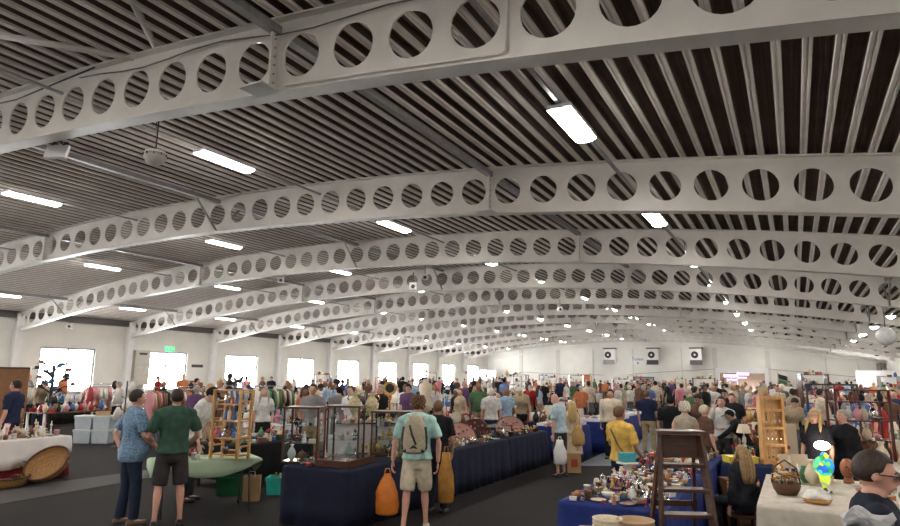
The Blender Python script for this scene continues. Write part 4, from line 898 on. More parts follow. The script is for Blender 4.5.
# large ornate vases standing on the cabinet behind
vz = [(346, 'first from the corner cabinet'), (364, 'next to the backpacker\'s head')]
for px, s in vz:
    p = P(px+5, 10.25, 0); p.z = 1.26
    t = thing('urn_vase', 'tall cream and gold two-handled urn vase, %s' % s, 'vase', p)
    MB().lathe([(.07, 0), (.07, .02), (.03, .05), (.04, .08), (.10, .18), (.115, .26), (.08, .33), (.04, .37), (.045, .40), (.07, .43), (.06, .43), (.03, .38)], n=20).build('vase_body', mat('vase_cream', (.50, .42, .26), .3, var=.5, scale=25), t)
    MB().lathe([(.085, -.02), (.085, .0)]).build('foot', BRASS, t)
    for sd in (-1, 1): MB().tube([(sd*.10, 0, .28), (sd*.15, 0, .34), (sd*.12, 0, .40), (sd*.05, 0, .40)], .010, 6).build('handle', BRASS, t)
plt = thing('glass_counter', 'dark-framed glass counter carrying the urn vases', 'display case', P(368, 10.25, 0), HEAD)
MB().box((0, 0, .60), (1.1, .40, 1.20)).build('cabinet_body', WHITEC, plt); MB().box((0, 0, 1.215), (1.14, .44, .03)).build('top', WOODD, plt)
pc = P(367, 10.0, 0); cx_ = P(366, 10.6, 1.24)
# arc-shaped copper display boards, trays and cases on the run
def fan(label, y, mt, r=.34, x=-5.75, rz=.42-PI/2):
    t = thing('fan_display', label, 'display stand', (x, y, Z+.014), rz+PI/2)
    MB().slab([(r*math.cos(u), r*math.sin(u)) for u in [PI*i/18 for i in range(19)]], .03, 'y').build('half_disc', mt, t)
    MB().tube([(r*math.cos(u), 0, r*math.sin(u)) for u in [PI*i/18 for i in range(19)]], .016, 6).build('rim', WOODD, t)
    MB().box((0, 0, .01), (r*1.8, .14, .02)).build('base', WOODD, t)
    for i in range(4):
        for j in range(i+2):
            u = PI*(j+.5)/(i+2); q = r*(.25+.18*i)
            MB().slab([(.022*math.cos(k), .022*math.sin(k)) for k in [2*PI*m_/8 for m_ in range(8)]], .012, 'y', (q*math.cos(u), -.02, q*math.sin(u))).build('badge', BRASS if (i+j) % 2 else CHROME, t)
pinkb = mat('pink_board', (.50, .26, .22), .6, var=.2, scale=30); darkb = mat('maroon_board', (.09, .02, .018), .5)
fan('pink half-round display board of badges on the navy stall, next to open cases', 11.0, pinkb)
fan('pink half-round display board of badges further along the navy stall', 13.5, pinkb)
fan('dark maroon half-round display board behind the silver pieces', 9.9, darkb, .32, -6.0)
fan('dark maroon half-round display board between the two pink ones', 12.2, darkb, .34, -6.0)
fan('dark maroon half-round display board at the far end of the navy stall', 14.2, darkb, .28, -6.0)
scatter('on the navy stall near the backpacker', -6.2, -5.28, 8.3, 9.5, Z+.012, 36, 'metal', 'metal', 90, .5, .85)
scatter('on the navy stall before the first pink board', -5.6, -5.26, 9.65, 12.0, Z+.012, 34, 'metal', ['silver', 'silver', 'brown', 'white', 'brass'], 91, .45, .75)
scatter('on the far section of the navy stall', -5.6, -5.26, 12.2, 14.35, Z+.012, 30, 'small', 'metal', 92, .45, .8)
gl = thing('glass_table_case', 'low black-framed glass case on the navy stall between the pink boards', 'display case', (-5.6, 12.35, Z+.013), 0)
for sx in (-1, 1):
    for sy in (-1, 1): MB().box((sx*.2, sy*.42, .10), (.02, .02, .20)).build('post', BLACKP, gl)
MB().box((0, 0, .21), (.44, .88, .02)).build('glass_top', GLASS, gl); MB().box((0, .43, .2), (.42, .02, .02)).build('frame_rail', BLACKP, gl); MB().box((0, -.43, .2), (.42, .02, .02)).build('frame_rail', BLACKP, gl)

# --- inner tables of the navy stall and rows behind it
def stall(i, x0, x1, y0, y1, cm, cn, where, n, kinds, pal, seed, smin=.9, smax=1.4, z=Z):
    table(x0, x1, y0, y1, z, 'trestle table under %s cloth %s' % (cn, where))
    cloth(x0, x1, y0, y1, z, z-.05, cm, '%s floor-length tablecloth %s' % (cn, where), .02, seed, fine=.16)
    return scatter(where.replace('of the stall', 'on the stall'), x0, x1, y0, y1, z+.012, n, kinds, pal, seed, smin, smax)
stall(0, -8.6, -7.7, 10.6, 12.8, WHITEC, 'white', 'behind the display cabinets', 44, 'tall', 'mixed', 101)
stall(1, -8.4, -7.5, 13.0, 15.4, BLACKC, 'black', 'behind the pink display boards', 34, 'tall', 'dark', 102)
stall(2, -6.7, -5.6, 16.6, 19.0, NAVY, 'dark blue', 'past the end of the navy stall', 34, 'tall', 'mixed', 103)
stall(3, -12.0, -11.0, 12.0, 15.0, WHITEC, 'white', 'beside the clothes rails', 36, 'tall', 'bright', 104)
stall(4, -12.4, -11.4, 15.6, 18.6, BLACKC, 'black', 'further on from the clothes rails', 34, 'tall', 'mixed', 105)
stall(5, -15.6, -14.6, 15.0, 18.0, WHITEC, 'white', 'in the row nearer the windows', 32, 'tall', 'bright', 106)
stall(6, -9.2, -8.2, 18.5, 21.5, WHITEC, 'white', 'in the middle of the hall', 32, 'tall', 'mixed', 107)
stall(7, -9.0, -8.0, 25., 28., NAVY, 'dark blue', 'in the deep middle of the hall', 26, 'tall', 'mixed', 108, 1.1, 1.6)
stall(8, -13.2, -12.2, 22., 25., WHITEC, 'white', 'beyond the white vases', 26, 'tall', 'bright', 109, 1.1, 1.6)
stall(9, -19., -18., 19., 22., WHITEC, 'white', 'facing the second window bay', 26, 'tall', 'bright', 110, 1.1, 1.6)
stall(10, -24., -23., 24., 27., BLACKC, 'black', 'facing the third window bay', 24, 'tall', 'mixed', 111, 1.1, 1.6)
# royal blue tables by the aisle
RW = mat('white_display_top', (.75, .75, .78), .5)
for i, (x0, x1, y0, y1) in enumerate(((-5.75, -4.75, 15.0, 16.3), (-5.4, -4.4, 17.2, 19.6), (-5.6, -4.6, 20.2, 22.6))):
    nm = ('first', 'second', 'third')[i]
    table(x0, x1, y0, y1, .80, '%s trestle table under royal blue cloth beyond the bald man' % nm)
    cloth(x0, x1, y0, y1, .80, .76, ROYAL, '%s royal blue floor-length cloth beyond the bald man' % nm, .02, 20+i, fine=.14)
    t = thing('display_riser', 'plain white flat display top on the %s royal blue table' % nm, 'display', ((x0+x1)/2, (y0+y1)/2, .812)); MB().box((0, 0, .03), ((x1-x0)*.9, (y1-y0)*.92, .06)).build('slab', RW, t)  # plain white slab lying on the blue cloth
    MB().box((0, 0, .068), ((x1-x0)*.8, (y1-y0)*.84, .012)).build('cloth_pad', WHITEC, t)
    scatter('on the %s royal blue table' % nm, x0+.1, x1-.1, y0+.15, y1-.15, .89, 10, 'flat', 'bright', 120+i, .7, 1.)
# --- near table of bric-a-brac under royal blue cloth
table(-2.2, -1.2, 6.45, 9.2, Z, 'trestle table under the royal blue cloth by the step ladder')
table(-2.15, -1.15, 9.25, 11.7, Z, 'second trestle table beyond the step ladder')
cloth(-2.2, -1.2, 6.45, 9.2, Z, .72, ROYAL, 'royal blue tablecloth under the heap of bric-a-brac', .03, 30)
cloth(-2.15, -1.15, 9.25, 11.7, Z, .72, ROYAL, 'royal blue tablecloth on the second table beyond the ladder', .03, 31)
wh = 'on the bric-a-brac table by the ladder'
scatter(wh, -2.17, -1.2, 6.48, 9.15, Z+.012, 230, ['cup', 'cup', 'bowl', 'plate', 'plate', 'box', 'box', 'goblet', 'jug', 'tin', 'book', 'tray', 'figurine', 'teapot', 'bowl'], ['white', 'cream', 'cream', 'brown', 'black', 'silver', 'brass', 'terracotta', 'white', 'red', 'cream', 'silver', 'glass', 'brown'], 130, .38, .68)
scatter('on the second table beyond the ladder', -2.12, -1.2, 9.3, 11.6, Z+.012, 100, 'small', ['white', 'cream', 'brown', 'black', 'silver', 'brass', 'terracotta', 'red', 'cream', 'black'], 131, .5, .9)
q = at(618, 478, Z+.10); tag(MB().box((0, 0, .048), (.19, .11, .085)).box((0, 0, .102), (.20, .12, .02)).build('jewellery_box', CW['turquoise'], None, (-1.95, 8.35, Z+.20), HEAD+.2), 'bright turquoise box on a white pedestal among the bric-a-brac', 'box')
tag(MB().lathe([(.13, 0), (.13, .02), (.05, .04), (.05, .15), (.14, .17), (.14, .185)]).build('pedestal', CW['white'], None, (-1.95, 8.35, Z+.012)), 'white round pedestal holding the turquoise box', 'stand')
# small stand of bowls in front of it
a_ = P(622, 5.35, 0); t = thing('side_table', 'small wooden side table at the near end of the blue cloth', 'table', (a_.x, a_.y, 0), HEAD)
MB().box((0, 0, .665), (.62, .42, .03)).build('tabletop', WOODL, t)
for sx in (-1, 1):
    for sy in (-1, 1): MB().box((sx*.27, sy*.17, .325), (.04, .04, .65)).build('leg', WOODL, t)
def bowlstack(px, dep, r, n, mt, lab):
    p = P(px, dep, .68)
    for i in range(n):
        o = MB().lathe([(r*.45, 0), (r*.7, .012), (r*.95, .05), (r, .075), (r*.96, .076), (r*.85, .04), (r*.3, .018)], n=24).build('serving_bowl', mt, None, (p.x, p.y, .681+i*.03)); tag(o, lab % ('lower', 'middle', 'top')[i], 'bowl')
bowlstack(608, 5.35, .13, 3, CW['cream'], 'cream serving bowl, %s of the stack on the side table')
bowlstack(636, 5.3, .16, 3, mat('stoneware', (.42, .27, .15), .5), 'brown-rimmed stoneware bowl, %s of the stack on the side table')
# --- brown step ladder
ld = thing('step_ladder', 'dark brown wooden step ladder standing open beside the blue table', 'ladder', P(688, 5.45, 0), HEAD+R_(-3)); ld.location.z = 0
HT = top_z(688, 433, 5.45)
wb, wt = .27, .175
WL = mat('ladder_wood', (.065, .026, .014), .4, var=.35, scale=7, stretch=(1, 1, 6), coat=.2)
for s in (-1, 1): MB().bar((s*wb, -.22, 0.005), (s*wt, -.02, HT-.04), .035, .075).build('side_rail', WL, ld)
for s in (-1, 1): MB().bar((s*wb*.9, .52, 0.005), (s*wt*.85, .08, HT-.08), .028, .05).build('back_leg', WL, ld)
MB().box((0, .03, HT-.015), (.43, .24, .03)).build('top_step', WL, ld)
for i in range(6):
    f = .13+.135*i; z = HT*f; w_ = wb+(wt-wb)*f; y = -.22+.20*f
    MB().box((0, y+.02, z), (2*w_-.02, .15, .028)).build('step', WL, ld)
MB().box((0, .0, HT-.14), (2*wt-.03, .02, .20)).build('apron', WL, ld)
for z in (.35, .85): MB().box((0, .52-.44*z/HT, z), (.42, .02, .05)).build('back_rail', WL, ld)
for s in (-1, 1): MB().tube([(s*.23, -.12, .62), (s*.22, .30, .62)], .006, 6).build('stay', CHROME, ld)
t = thing('folding_chair', 'chrome tubular chair back in front of the step ladder', 'chair', P(690, 4.7, 0), HEAD+PI); t.location.z = 0
MB().tube([(-.19, .0, .0), (-.19, .0, .75), (-.15, 0, .84), (.15, 0, .84), (.19, 0, .75), (.19, 0, 0)], .012, 8).build('back_frame', CHROME, t)
MB().tube([(-.19, .02, .42), (-.19, .40, .44), (-.19, .42, 0)], .012, 8).build('front_leg', CHROME, t); MB().tube([(.19, .02, .42), (.19, .40, .44), (.19, .42, 0)], .012, 8).build('front_leg', CHROME, t)
MB().box((0, .21, .455), (.40, .40, .03)).build('seat', BLACKC, t); MB().box((0, .0, .62), (.34, .02, .14)).build('backrest', BLACKC, t)
# --- table with pine spoon rack, beyond it yellow box; wood crate below
table(-1.05, .15, 10.5, 11.7, Z, 'trestle table carrying the pine spoon rack')
cloth(-1.05, .15, 10.5, 11.7, Z, .70, mat('dark_blue_cloth', (.008, .018, .075), .85), 'dark blue tablecloth under the pine spoon rack', .02, 33)
pr_ = thing('spoon_rack', 'upright pine rack with hanging spoons on the dark blue table', 'rack', P(769, 9.8, 0), HEAD+.1); pr_.location = (-.36, 10.85, Z+.012)
h = .98
for s in (-1, 1): MB().box((s*.17, 0, h/2), (.04, .10, h)).build('side_post', WOODO, pr_)
for z in (.02, .27, .52, .78, .96): MB().box((0, 0, z), (.30, .10, .035)).build('cross_bar', WOODO, pr_)
MB().box((0, .045, h/2), (.30, .01, h)).build('back_board', mat('pine_pale', (.62, .38, .17), .5, var=.2, scale=4, stretch=(6, 6, .7)), pr_)
for r_, z in enumerate((.25, .50, .76)):
    for i in range(4):
        x = -.105+.07*i; mb = MB().tube([(x, -.045, z), (x, -.045, z-.11)], .004, 5).ball((x, -.045, z-.135), (.017, .005, .026), 8, 6); mb.build('spoon', CHROME if (i+r_) % 3 else BRASS, pr_)
tag(MB().box((0, 0, .04), (.42, .28, .08)).box((0, 0, .085), (.43, .29, .02)).build('chocolate_box', mat('yellow_card', (.62, .50, .03), .5), None, (-.82, 10.75, Z+.013), HEAD), 'flat yellow box beside the pine spoon rack', 'box')
scatter('beside the yellow box on the dark blue table', -1.0, -.6, 11.0, 11.65, Z+.012, 8, ['bottle', 'vase', 'figurine', 'jug'], ['green', 'brown', 'red', 'cream', 'black'], 141, .8, 1.1)
for i in range(3):
    p = P(741, 8.9, 0); t = thing('wooden_drawer_crate', 'wooden crate with slatted front, %s in the stack below the blue table' % ('lowest', 'middle', 'topmost')[i], 'crate', (p.x, p.y, i*.202), HEAD)
    MB().box((0, 0, .10), (.46, .30, .19)).build('crate_body', mat('crate_wood', (.16, .075, .035), .6, var=.3, stretch=(1, 1, 8)), t)
    for z in (.045, .10, .155): MB().box((0, -.156, z), (.46, .012, .04)).build('front_board', WOODL if i == 2 else mat('crate_wood2', (.13, .06, .03), .6), t)
# --- white clothed table with lamp, flowers and bowl
table(-.42, .95, 7.35, 9.7, Z, 'trestle table under the creamy white cloth')
cloth(-.42, .95, 7.35, 9.7, Z, .70, mat('creamy_cloth', (.62, .56, .48), .85, bump=.2), 'creamy white floor-length tablecloth under the stained glass lamp', .02, 34)
zt2 = Z+.013
# flower basket
fb = thing('flower_basket', 'dark basket of dried flowers on the white table', 'flower basket', at(787, 494, zt2))
MB().lathe([(.10, 0), (.13, .05), (.15, .12), (.145, .12), (.12, .05), (.02, .02)], n=20).build('basket_body', mat('wicker_dark', (0, 0, 0)), fb)
MB().tube([(-.14, 0, .12), (-.11, 0, .28), (0, 0, .36), (.11, 0, .28), (.14, 0, .12)], .010, 6).build('handle', mat('wicker_dark', (0, 0, 0)), fb)
rnd = random.Random(4)
for i in range(26):
    a = i*2.4; r = .13*math.sqrt(i/26.); z = .17+.07*(1-(r/.13)**2)+rnd.uniform(-.02, .02)
    mb = MB().ball((r*math.cos(a), r*math.sin(a), z), (.022, .022, .016), 8, 5)
    for k in range(6): u = k*PI/3; mb.ball((r*math.cos(a)+.024*math.cos(u), r*math.sin(a)+.024*math.sin(u), z), (.014, .014, .006), 6, 4)
    mb.tube([(r*.5*math.cos(a), r*.5*math.sin(a), .06), (r*math.cos(a), r*math.sin(a), z-.01)], .003, 4)
    mb.build('flower', [CW['amber'], CW['terracotta'], CW['cream'], CW['brown'], CW['green']][i % 5], fb)
gb = thing('swan_bowl', 'amber glass bowl with white frosted rim on the white table', 'bowl', at(817, 503, zt2))
MB().lathe([(.06, 0), (.11, .012), (.125, .05), (.12, .05), (.09, .02)], n=24, sx=1.15).build('bowl_body', mat('amber_glass', (.50, .24, .06), .15, coat=.5), gb)
rs = []
for z, r in ((.045, .118), (.07, .115), (.10, .085), (.12, .05)): rs.append([(1.15*r*math.cos(u)*(1+.06*math.sin(6*u)), r*math.sin(u)*(1+.06*math.sin(6*u)), z+.02*math.sin(3*u)) for u in [2*PI*k/30 for k in range(30)]])
MB().rings(rs).build('frosted_filling', CW['white'], gb)
MB().tube([(.09, 0, .08), (.12, 0, .13), (.10, 0, .19), (.06, 0, .20), (.035, 0, .175)], [.018, .013, .011, .012, .004], 8).build('curled_neck', CW['white'], gb)
# stained-glass parrot lamp
sg = bpy.data.materials.new('stained_glass'); sg.use_nodes = True; nt = sg.node_tree; b = nt.nodes['Principled BSDF']
tc = nt.nodes.new('ShaderNodeTexCoord'); vo = nt.nodes.new('ShaderNodeTexVoronoi'); vo.inputs['Scale'].default_value = 16; nt.links.new(tc.outputs['Object'], vo.inputs['Vector'])
rp = nt.nodes.new('ShaderNodeValToRGB'); rp.color_ramp.interpolation = 'CONSTANT'; sx_ = nt.nodes.new('ShaderNodeSeparateColor'); nt.links.new(vo.outputs['Color'], sx_.inputs[0]); nt.links.new(sx_.outputs[0], rp.inputs[0])
cols = [(0, .02, .10, .55), (.18, .03, .45, .50), (.36, .02, .30, .06), (.5, .55, .60, .05), (.62, .02, .25, .6), (.8, .10, .5, .12), (.92, .7, .3, .02)]
e = rp.color_ramp.elements; e[0].color = cols[0][1:] + (1,); e[1].position = .99; e[1].color = (.1, .5, .2, 1)
for c in cols[1:]: q = e.new(c[0]); q.color = c[1:] + (1,)
vo2 = nt.nodes.new('ShaderNodeTexVoronoi'); vo2.feature = 'DISTANCE_TO_EDGE'; vo2.inputs['Scale'].default_value = 16; nt.links.new(tc.outputs['Object'], vo2.inputs['Vector'])
gt = nt.nodes.new('ShaderNodeMath'); gt.operation = 'GREATER_THAN'; gt.inputs[1].default_value = .05; nt.links.new(vo2.outputs['Distance'], gt.inputs[0])
ms = nt.nodes.new('ShaderNodeMath'); ms.operation = 'MULTIPLY'; ms.inputs[1].default_value = .45; nt.links.new(gt.outputs[0], ms.inputs[0])
nt.links.new(rp.outputs[0], b.inputs['Base Color']); nt.links.new(rp.outputs[0], b.inputs['Emission Color']); nt.links.new(ms.outputs[0], b.inputs['Emission Strength'])
tl = thing('stained_glass_lamp', 'lit stained glass lamp in blue and green shaped like a bird', 'lamp', at(826, 492, zt2)); tl.scale = (.78, .78, .78)
MB().lathe([(.085, 0), (.08, .02), (.03, .035), (.02, .06)]).build('base', mat('lamp_bronze', (.12, .07, .03), .4, .8), tl)
MB().ball((0, 0, .36), (.135, .11, .145), 20, 14).build('bird_body', sg, tl)
MB().ball((.02, 0, .50), (.06, .06, .06), 14, 10).build('bird_head', sg, tl); MB().tube([(.06, 0, .51), (.10, 0, .50), (.105, 0, .46)], [.018, .014, .003], 6).build('beak', CW['amber'], tl)
MB().rings([[(x*k+.0, y*k, z) for x, y in [(math.cos(u), math.sin(u)*.5) for u in [2*PI*i/12 for i in range(12)]]] for z, k in ((.05, .03), (.12, .055), (.22, .075), (.30, .08))]).build('bird_tail', mat('tail_glass', (.35, .5, .03), .3, emit=(.5, .6, .05), estr=.35), tl)
WARM = mat('warm_shade', (.9, .75, .5), .5, emit=(1, .85, .65), estr=6)
ml = thing('table_lamp', 'lit round white shade lamp behind the stained glass bird lamp', 'lamp', P(829, 8.75, 0)); ml.location.z = zt2
zl = top_z(829, 447, 8.75)-zt2
MB().lathe([(.08, 0), (.07, .02), (.012, .035), (.012, zl-.05), (.02, zl-.04)]).build('base_and_stem', BRASS, ml); MB().ball((0, 0, zl), (.105, .105, .062), 16, 10).build('lamp_shade', WARM, ml)
# carved face
cf = thing('carved_mask', 'brown carved wooden head on the white table', 'carving', at(849, 483, zt2), HEAD-.2)
br = mat('carved_wood', (.30, .11, .05), .35, var=.25, coat=.3)
q = MB().ball((0, 0, .17), (.085, .075, .12), 16, 12).tube([(0, -.07, .20), (0, -.098, .16), (0, -.07, .145)], [.012, .022, .012], 8).lathe([(.06, 0), (.06, .02), (.045, .06)]); q.build('head', br, cf)
for s in (-1, 1): MB().ball((s*.033, -.066, .195), (.016, .010, .009), 8, 6).build('eye', BLACKP, cf)
MB().ball((0, -.070, .115), (.030, .010, .010), 8, 6).build('mouth', mat('mask_lips', (.15, .03, .02), .4), cf)
scatter('beside the carved head on the white table', .45, .93, 7.5, 9.6, zt2, 18, 'small', ['brown', 'black', 'cream', 'white', 'brass', 'terracotta', 'green'], 150, .6, 1.)
scatter('at the back of the white table', -.38, .35, 8.7, 9.65, zt2, 12, ['vase', 'figurine', 'jug', 'box', 'candlestick'], ['amber', 'cream', 'white', 'brown', 'green'], 151, .7, 1.)
def canvas(label, px, py0, py1, wpx, dep, rz, col=(.60, .50, .36)):
    z0, z1 = top_z(px, py1, dep), top_z(px, py0, dep); p = P(px, dep, z0); w_ = wpx*dep/F
    t = thing('painted_canvas', label, 'painting', (p.x, p.y, z0), rz); h = z1-z0
    MB().box((0, 0, h/2), (w_, .025, h), rx=-.06).build('canvas', mat('canvas_cream', col, .85, var=.05), t)
    MB().slab([(.12*w_*math.cos(u)-.05*w_, h*.36+.06*h*math.sin(u)) for u in [2*PI*i/10 for i in range(10)]], .004, 'y', (0, -.018, 0)).build('small_motif', CW['red'], t)
    return t
c_ = canvas('cream canvas with a small red motif standing beside the pine rack', 790, 424, 461, 16, 9.9, HEAD-.3)
c_ = canvas('cream canvas with a green landscape edge propped on the white table', 796, 455, 488, 27, 8.9, HEAD-.1)
MB().box((0, -.022, .09), (.34, .004, .14)).build('landscape_band', mat('olive_paint', (.26, .20, .05), .7, var=.4), c_)
# --- seated woman with long hair, seen from behind
Hs = human(female=True, hair='long', sleeve='long', sit=True, vox=.018)
zoff = -.42
t = place_person(Hs, 'seated woman with long fair hair in dark top, seen from behind near the white table', P(747, 7.9, 0), HEAD+.25, 1.56, CT('black2', (.020, .020, .028)), CT('black_trouser', (.02, .02, .025)), 'dark blond', 0)
t.location.z = zoff*.93+.03
st = thing('stool', 'low dark stool under the seated woman', 'stool', (t.location.x, t.location.y, 0), HEAD)
MB().box((0, 0, .30), (.36, .34, .04)).build('seat', WOODD, st)
for sx in (-1, 1):
    for sy in (-1, 1): MB().box((sx*.15, sy*.14, .14), (.03, .03, .28)).build('leg', WOODD, st)
# --- shelving with dark red frame on the right hand stall
sh = thing('shelf_unit', 'dark maroon open shelf unit crowded with china', 'shelves', P(868, 9.9, 0), HEAD-.15); sh.location.z = 0
wm_ = mat('maroon_wood', (.10, .02, .02), .4, coat=.3)
for sx in (-1, 1):
    for sy in (-1, 1): MB().box((sx*.40, sy*.16, .93), (.035, .035, 1.86)).build('upright', wm_, sh)
for z in (.75, 1.05, 1.36, 1.66, 1.85): MB().box((0, 0, z), (.78, .30, .02)).build('shelf', wm_, sh)
for i, z in enumerate((.76, 1.06, 1.37)):
    scatter('on the maroon shelf unit, %s shelf' % ('lowest', 'middle', 'upper')[i], -.37, .37, -.14, .14, z, 9, 'china', ['white', 'blue', 'white', 'cream', 'pink', 'silver'], 160+i, .65, .85, sh.rotation_euler.z, (sh.location.x, sh.location.y, 0))
scatter('on the maroon shelf unit, top shelf', -.37, .37, -.14, .14, 1.67, 6, ['vase', 'figurine', 'cup'], ['red', 'brown', 'white', 'black'], 164, .5, .6, sh.rotation_euler.z, (sh.location.x, sh.location.y, 0))
table(1.25, 2.3, 8.0, 9.3, Z, 'trestle table at the edge carrying framed pictures')
cloth(1.25, 2.3, 8.0, 9.3, Z, .70, BLACKC, 'black tablecloth beneath the framed pictures', .02, 36)
scatter('on the black cloth behind the man with sunglasses', 1.3, 2.25, 8.05, 9.25, Z+.012, 22, ['picture_frame', 'vase', 'jug', 'figurine', 'candlestick', 'display_plate', 'mantel_clock'], ['white', 'brown', 'cream', 'black', 'silver', 'brass'], 165, .9, 1.4)
fr = thing('screen_frame', 'tall thin dark metal frame behind the woman in plain black', 'frame', P(842, 10.6, 0), HEAD-.1); fr.location.z = 0
for s in (-1, 1): MB().box((s*.42, 0, .97), (.03, .03, 1.94)).build('upright', DARKM, fr)
MB().box((0, 0, 1.925), (.81, .03, .03)).build('top_bar', DARKM, fr)
for s in (-1, 1): MB().box((s*.42, 0, .01), (.05, .4, .02)).build('foot', DARKM, fr)
# further stalls to the right of the aisle
stall(20, -1.2, -.2, 13.2, 16.0, BLACKC, 'black', 'past the dark-hatted stallholder', 34, 'tall', 'dark', 170)
stall(21, .8, 1.8, 11.2, 14.2, WHITEC, 'white', 'behind the woman with glasses', 36, 'tall', 'mixed', 171)
stall(22, 3.0, 4.0, 10.5, 14.0, BLACKC, 'black', 'along the far side beyond the shelf unit', 36, 'tall', 'mixed', 172, 1., 1.6)
stall(23, .9, 1.9, 16., 19., NAVY, 'dark blue', 'deeper on the lamp stall side', 30, 'tall', 'mixed', 173, 1., 1.6)
stall(24, 3.6, 4.6, 16., 20., WHITEC, 'white', 'beside the end wall side', 30, 'tall', 'mixed', 174, 1., 1.6)
stall(25, -1.4, -.4, 18.5, 22., WHITEC, 'white', 'where the aisle narrows', 30, 'tall', 'mixed', 175, 1., 1.6)

rnd = random.Random(31); ns = 0
WHN = ['white', 'dark blue', 'black']
for X, dx in ((-3.9+.0, 0), (.6, 0), (4.2, 0), (-9.5, 0), (-14, 0), (-18.5, 0), (-23, 0), (-28, 0)):
    for kb in range(3, 10):
        Y = Y1+S*kb+1.2+rnd.uniform(-.3, .3)
        if X < -20 and kb < 4: continue
        if X == -3.9 and kb < 4: continue
        if any(a-.8 < X < b+.8 and c-3.2 < Y < d+.6 for a, b, c, d in [(-9.2, -8.2, 18.5, 21.5), (-9, -8, 25, 28), (-13.2, -12.2, 22, 25), (-19, -18, 19, 22), (-24, -23, 24, 27), (3.6, 4.6, 16, 20), (-1.4, -.4, 18.5, 22)]): continue
        if kb > 7 and rnd.random() < .4: continue
        ns += 1; ci = rnd.randrange(3); wh_ = '%s under roof bay %s' % ({-3.9: 'in the aisle line', .6: 'past the lamp stalls', 4.2: 'by the far wall side', -9.5: 'past the navy stall', -14: 'below the roof crown', -18.5: 'mid hall', -23: 'toward the windows', -28: 'close to the windows'}[X], ['one', 'two', 'three', 'four', 'five', 'six', 'seven', 'eight', 'nine', 'ten', 'eleven'][kb])
        stall(40+ns, X-.45, X+.45, Y, Y+2.6, (WHITEC, NAVY, BLACKC)[ci], WHN[ci], wh_, 15 if kb < 6 else 9, 'tall', rnd.choice(['mixed', 'bright', 'dark', 'mixed']), 300+ns, 1.1, 1.9)
        # tall display shelving standing behind the stall table
        if rnd.random() < .75:
            u_ = thing('shelf_unit', 'tall open display shelving behind the stall %s' % wh_, 'shelves', (X, Y+3.15, 0), rnd.choice([0, HEAD]))
            cm_ = rnd.choice([WOODD, WOODL, GREYM, WHITE]); hh = rnd.uniform(1.8, 2.25)
            for sx in (-1, 1): MB().box((sx*.5, 0, hh/2), (.04, .28, hh)).build('side_panel', cm_, u_)
            for q in range(5): MB().box((0, 0, .1+(hh-.14)*q/4), (.96, .28, .025)).build('shelf', cm_, u_)
            for q in (2, 3, 4): scatter('on the tall shelving %s' % wh_, -.46, .46, -.13, .13, .1+(hh-.14)*q/4+.013, 4, 'small', 'mixed', 500+ns*5+q, .9, 1.25, u_.rotation_euler.z, (X, Y+3.15, 0))
print('stalls', ns)
# violet lit sign stand and small flag rising out of the crowd
VIO = mat('violet_panel', (.6, .5, .7), .5, emit=(.75, .45, 1), estr=.9)
ss = thing('sign_stand', 'tall pole stand with two violet-lit panels in front of the far doorway', 'sign stand', P(741, 24, 0), HEAD); ss.location.z = 0
MB().tube([(0, 0, .03), (0, 0, 2.3)], .03, 8).build('pole', WHITE, ss); MB().lathe([(.3, 0), (.28, .03), (.04, .05)]).build('base', GREYM, ss)
for x, z in ((-.28, 2.12), (.22, 2.20)): MB().box((x, 0, z), (.46, .08, .10)).build('lit_panel', VIO, ss); MB().box((x*.8, 0, z-.14), (.36, .06, .05)).build('lit_panel', VIO, ss)
fg = thing('small_flag', 'small dark and green flag on a pole above the crowd', 'flag', P(783, 21, 0), HEAD); fg.location.z = 0
MB().tube([(0, 0, 0), (0, 0, 2.25)], .015, 6).build('pole', WOODL, fg)
MB().rings([[(.02+.30*u, .03*math.sin(6*u)+d, 2.2-.10*u-h) for h, d in ((0, 0), (.16, 0), (.16, .006), (0, .006))] for u in [i/8 for i in range(9)]], False).build('cloth', CW['black'], fg); MB().rings([[(.02+.28*u, .03*math.sin(6*u)+d, 2.03-.10*u-h) for h, d in ((0, 0), (.12, 0), (.12, .006), (0, .006))] for u in [i/8 for i in range(9)]], False).build('lower_cloth', CW['green'], fg)
# --- clothes rails
GCOL = ['white', 'cream', 'pink', 'black', 'brown', 'blue', 'red', 'green', 'black', 'white', 'terracotta', 'cream']
gm_ = None
def garment_mesh():
    mb = MB(); rs = []
    for z, w_, d in ((-.98, .22, .045), (-.6, .20, .04), (-.25, .19, .045), (-.08, .20, .04), (-.045, .10, .03), (-.02, .045, .02)):
        rs.append([(d*math.cos(u)*(1+.25*math.sin(4*u)), w_*math.sin(u), z) for u in [2*PI*i/16 for i in range(16)]])
    mb.rings(rs)
    for s in (-1, 1): mb.tube([(0, s*.17, -.09), (0, s*.24, -.35), (0, s*.25, -.55)], [.04, .035, .028], 7, flat=.6)
    return mb.mesh('garment')
GME = garment_mesh()
HGME = MB().tube([(0, -.18, -.07), (0, 0, 0), (0, .18, -.07)], .006, 5).tube([(0, 0, 0), (0, 0, .05), (0, .025, .07), (0, .03, .045)], .004, 5).mesh('hanger')
def clothes_rail(label, pxa, pya, pxb, pyb, zr, n, where, cols, seed):
    a, b = at(pxa, pya, zr) if pya else None, at(pxb, pyb, zr) if pyb else None
    return a, b
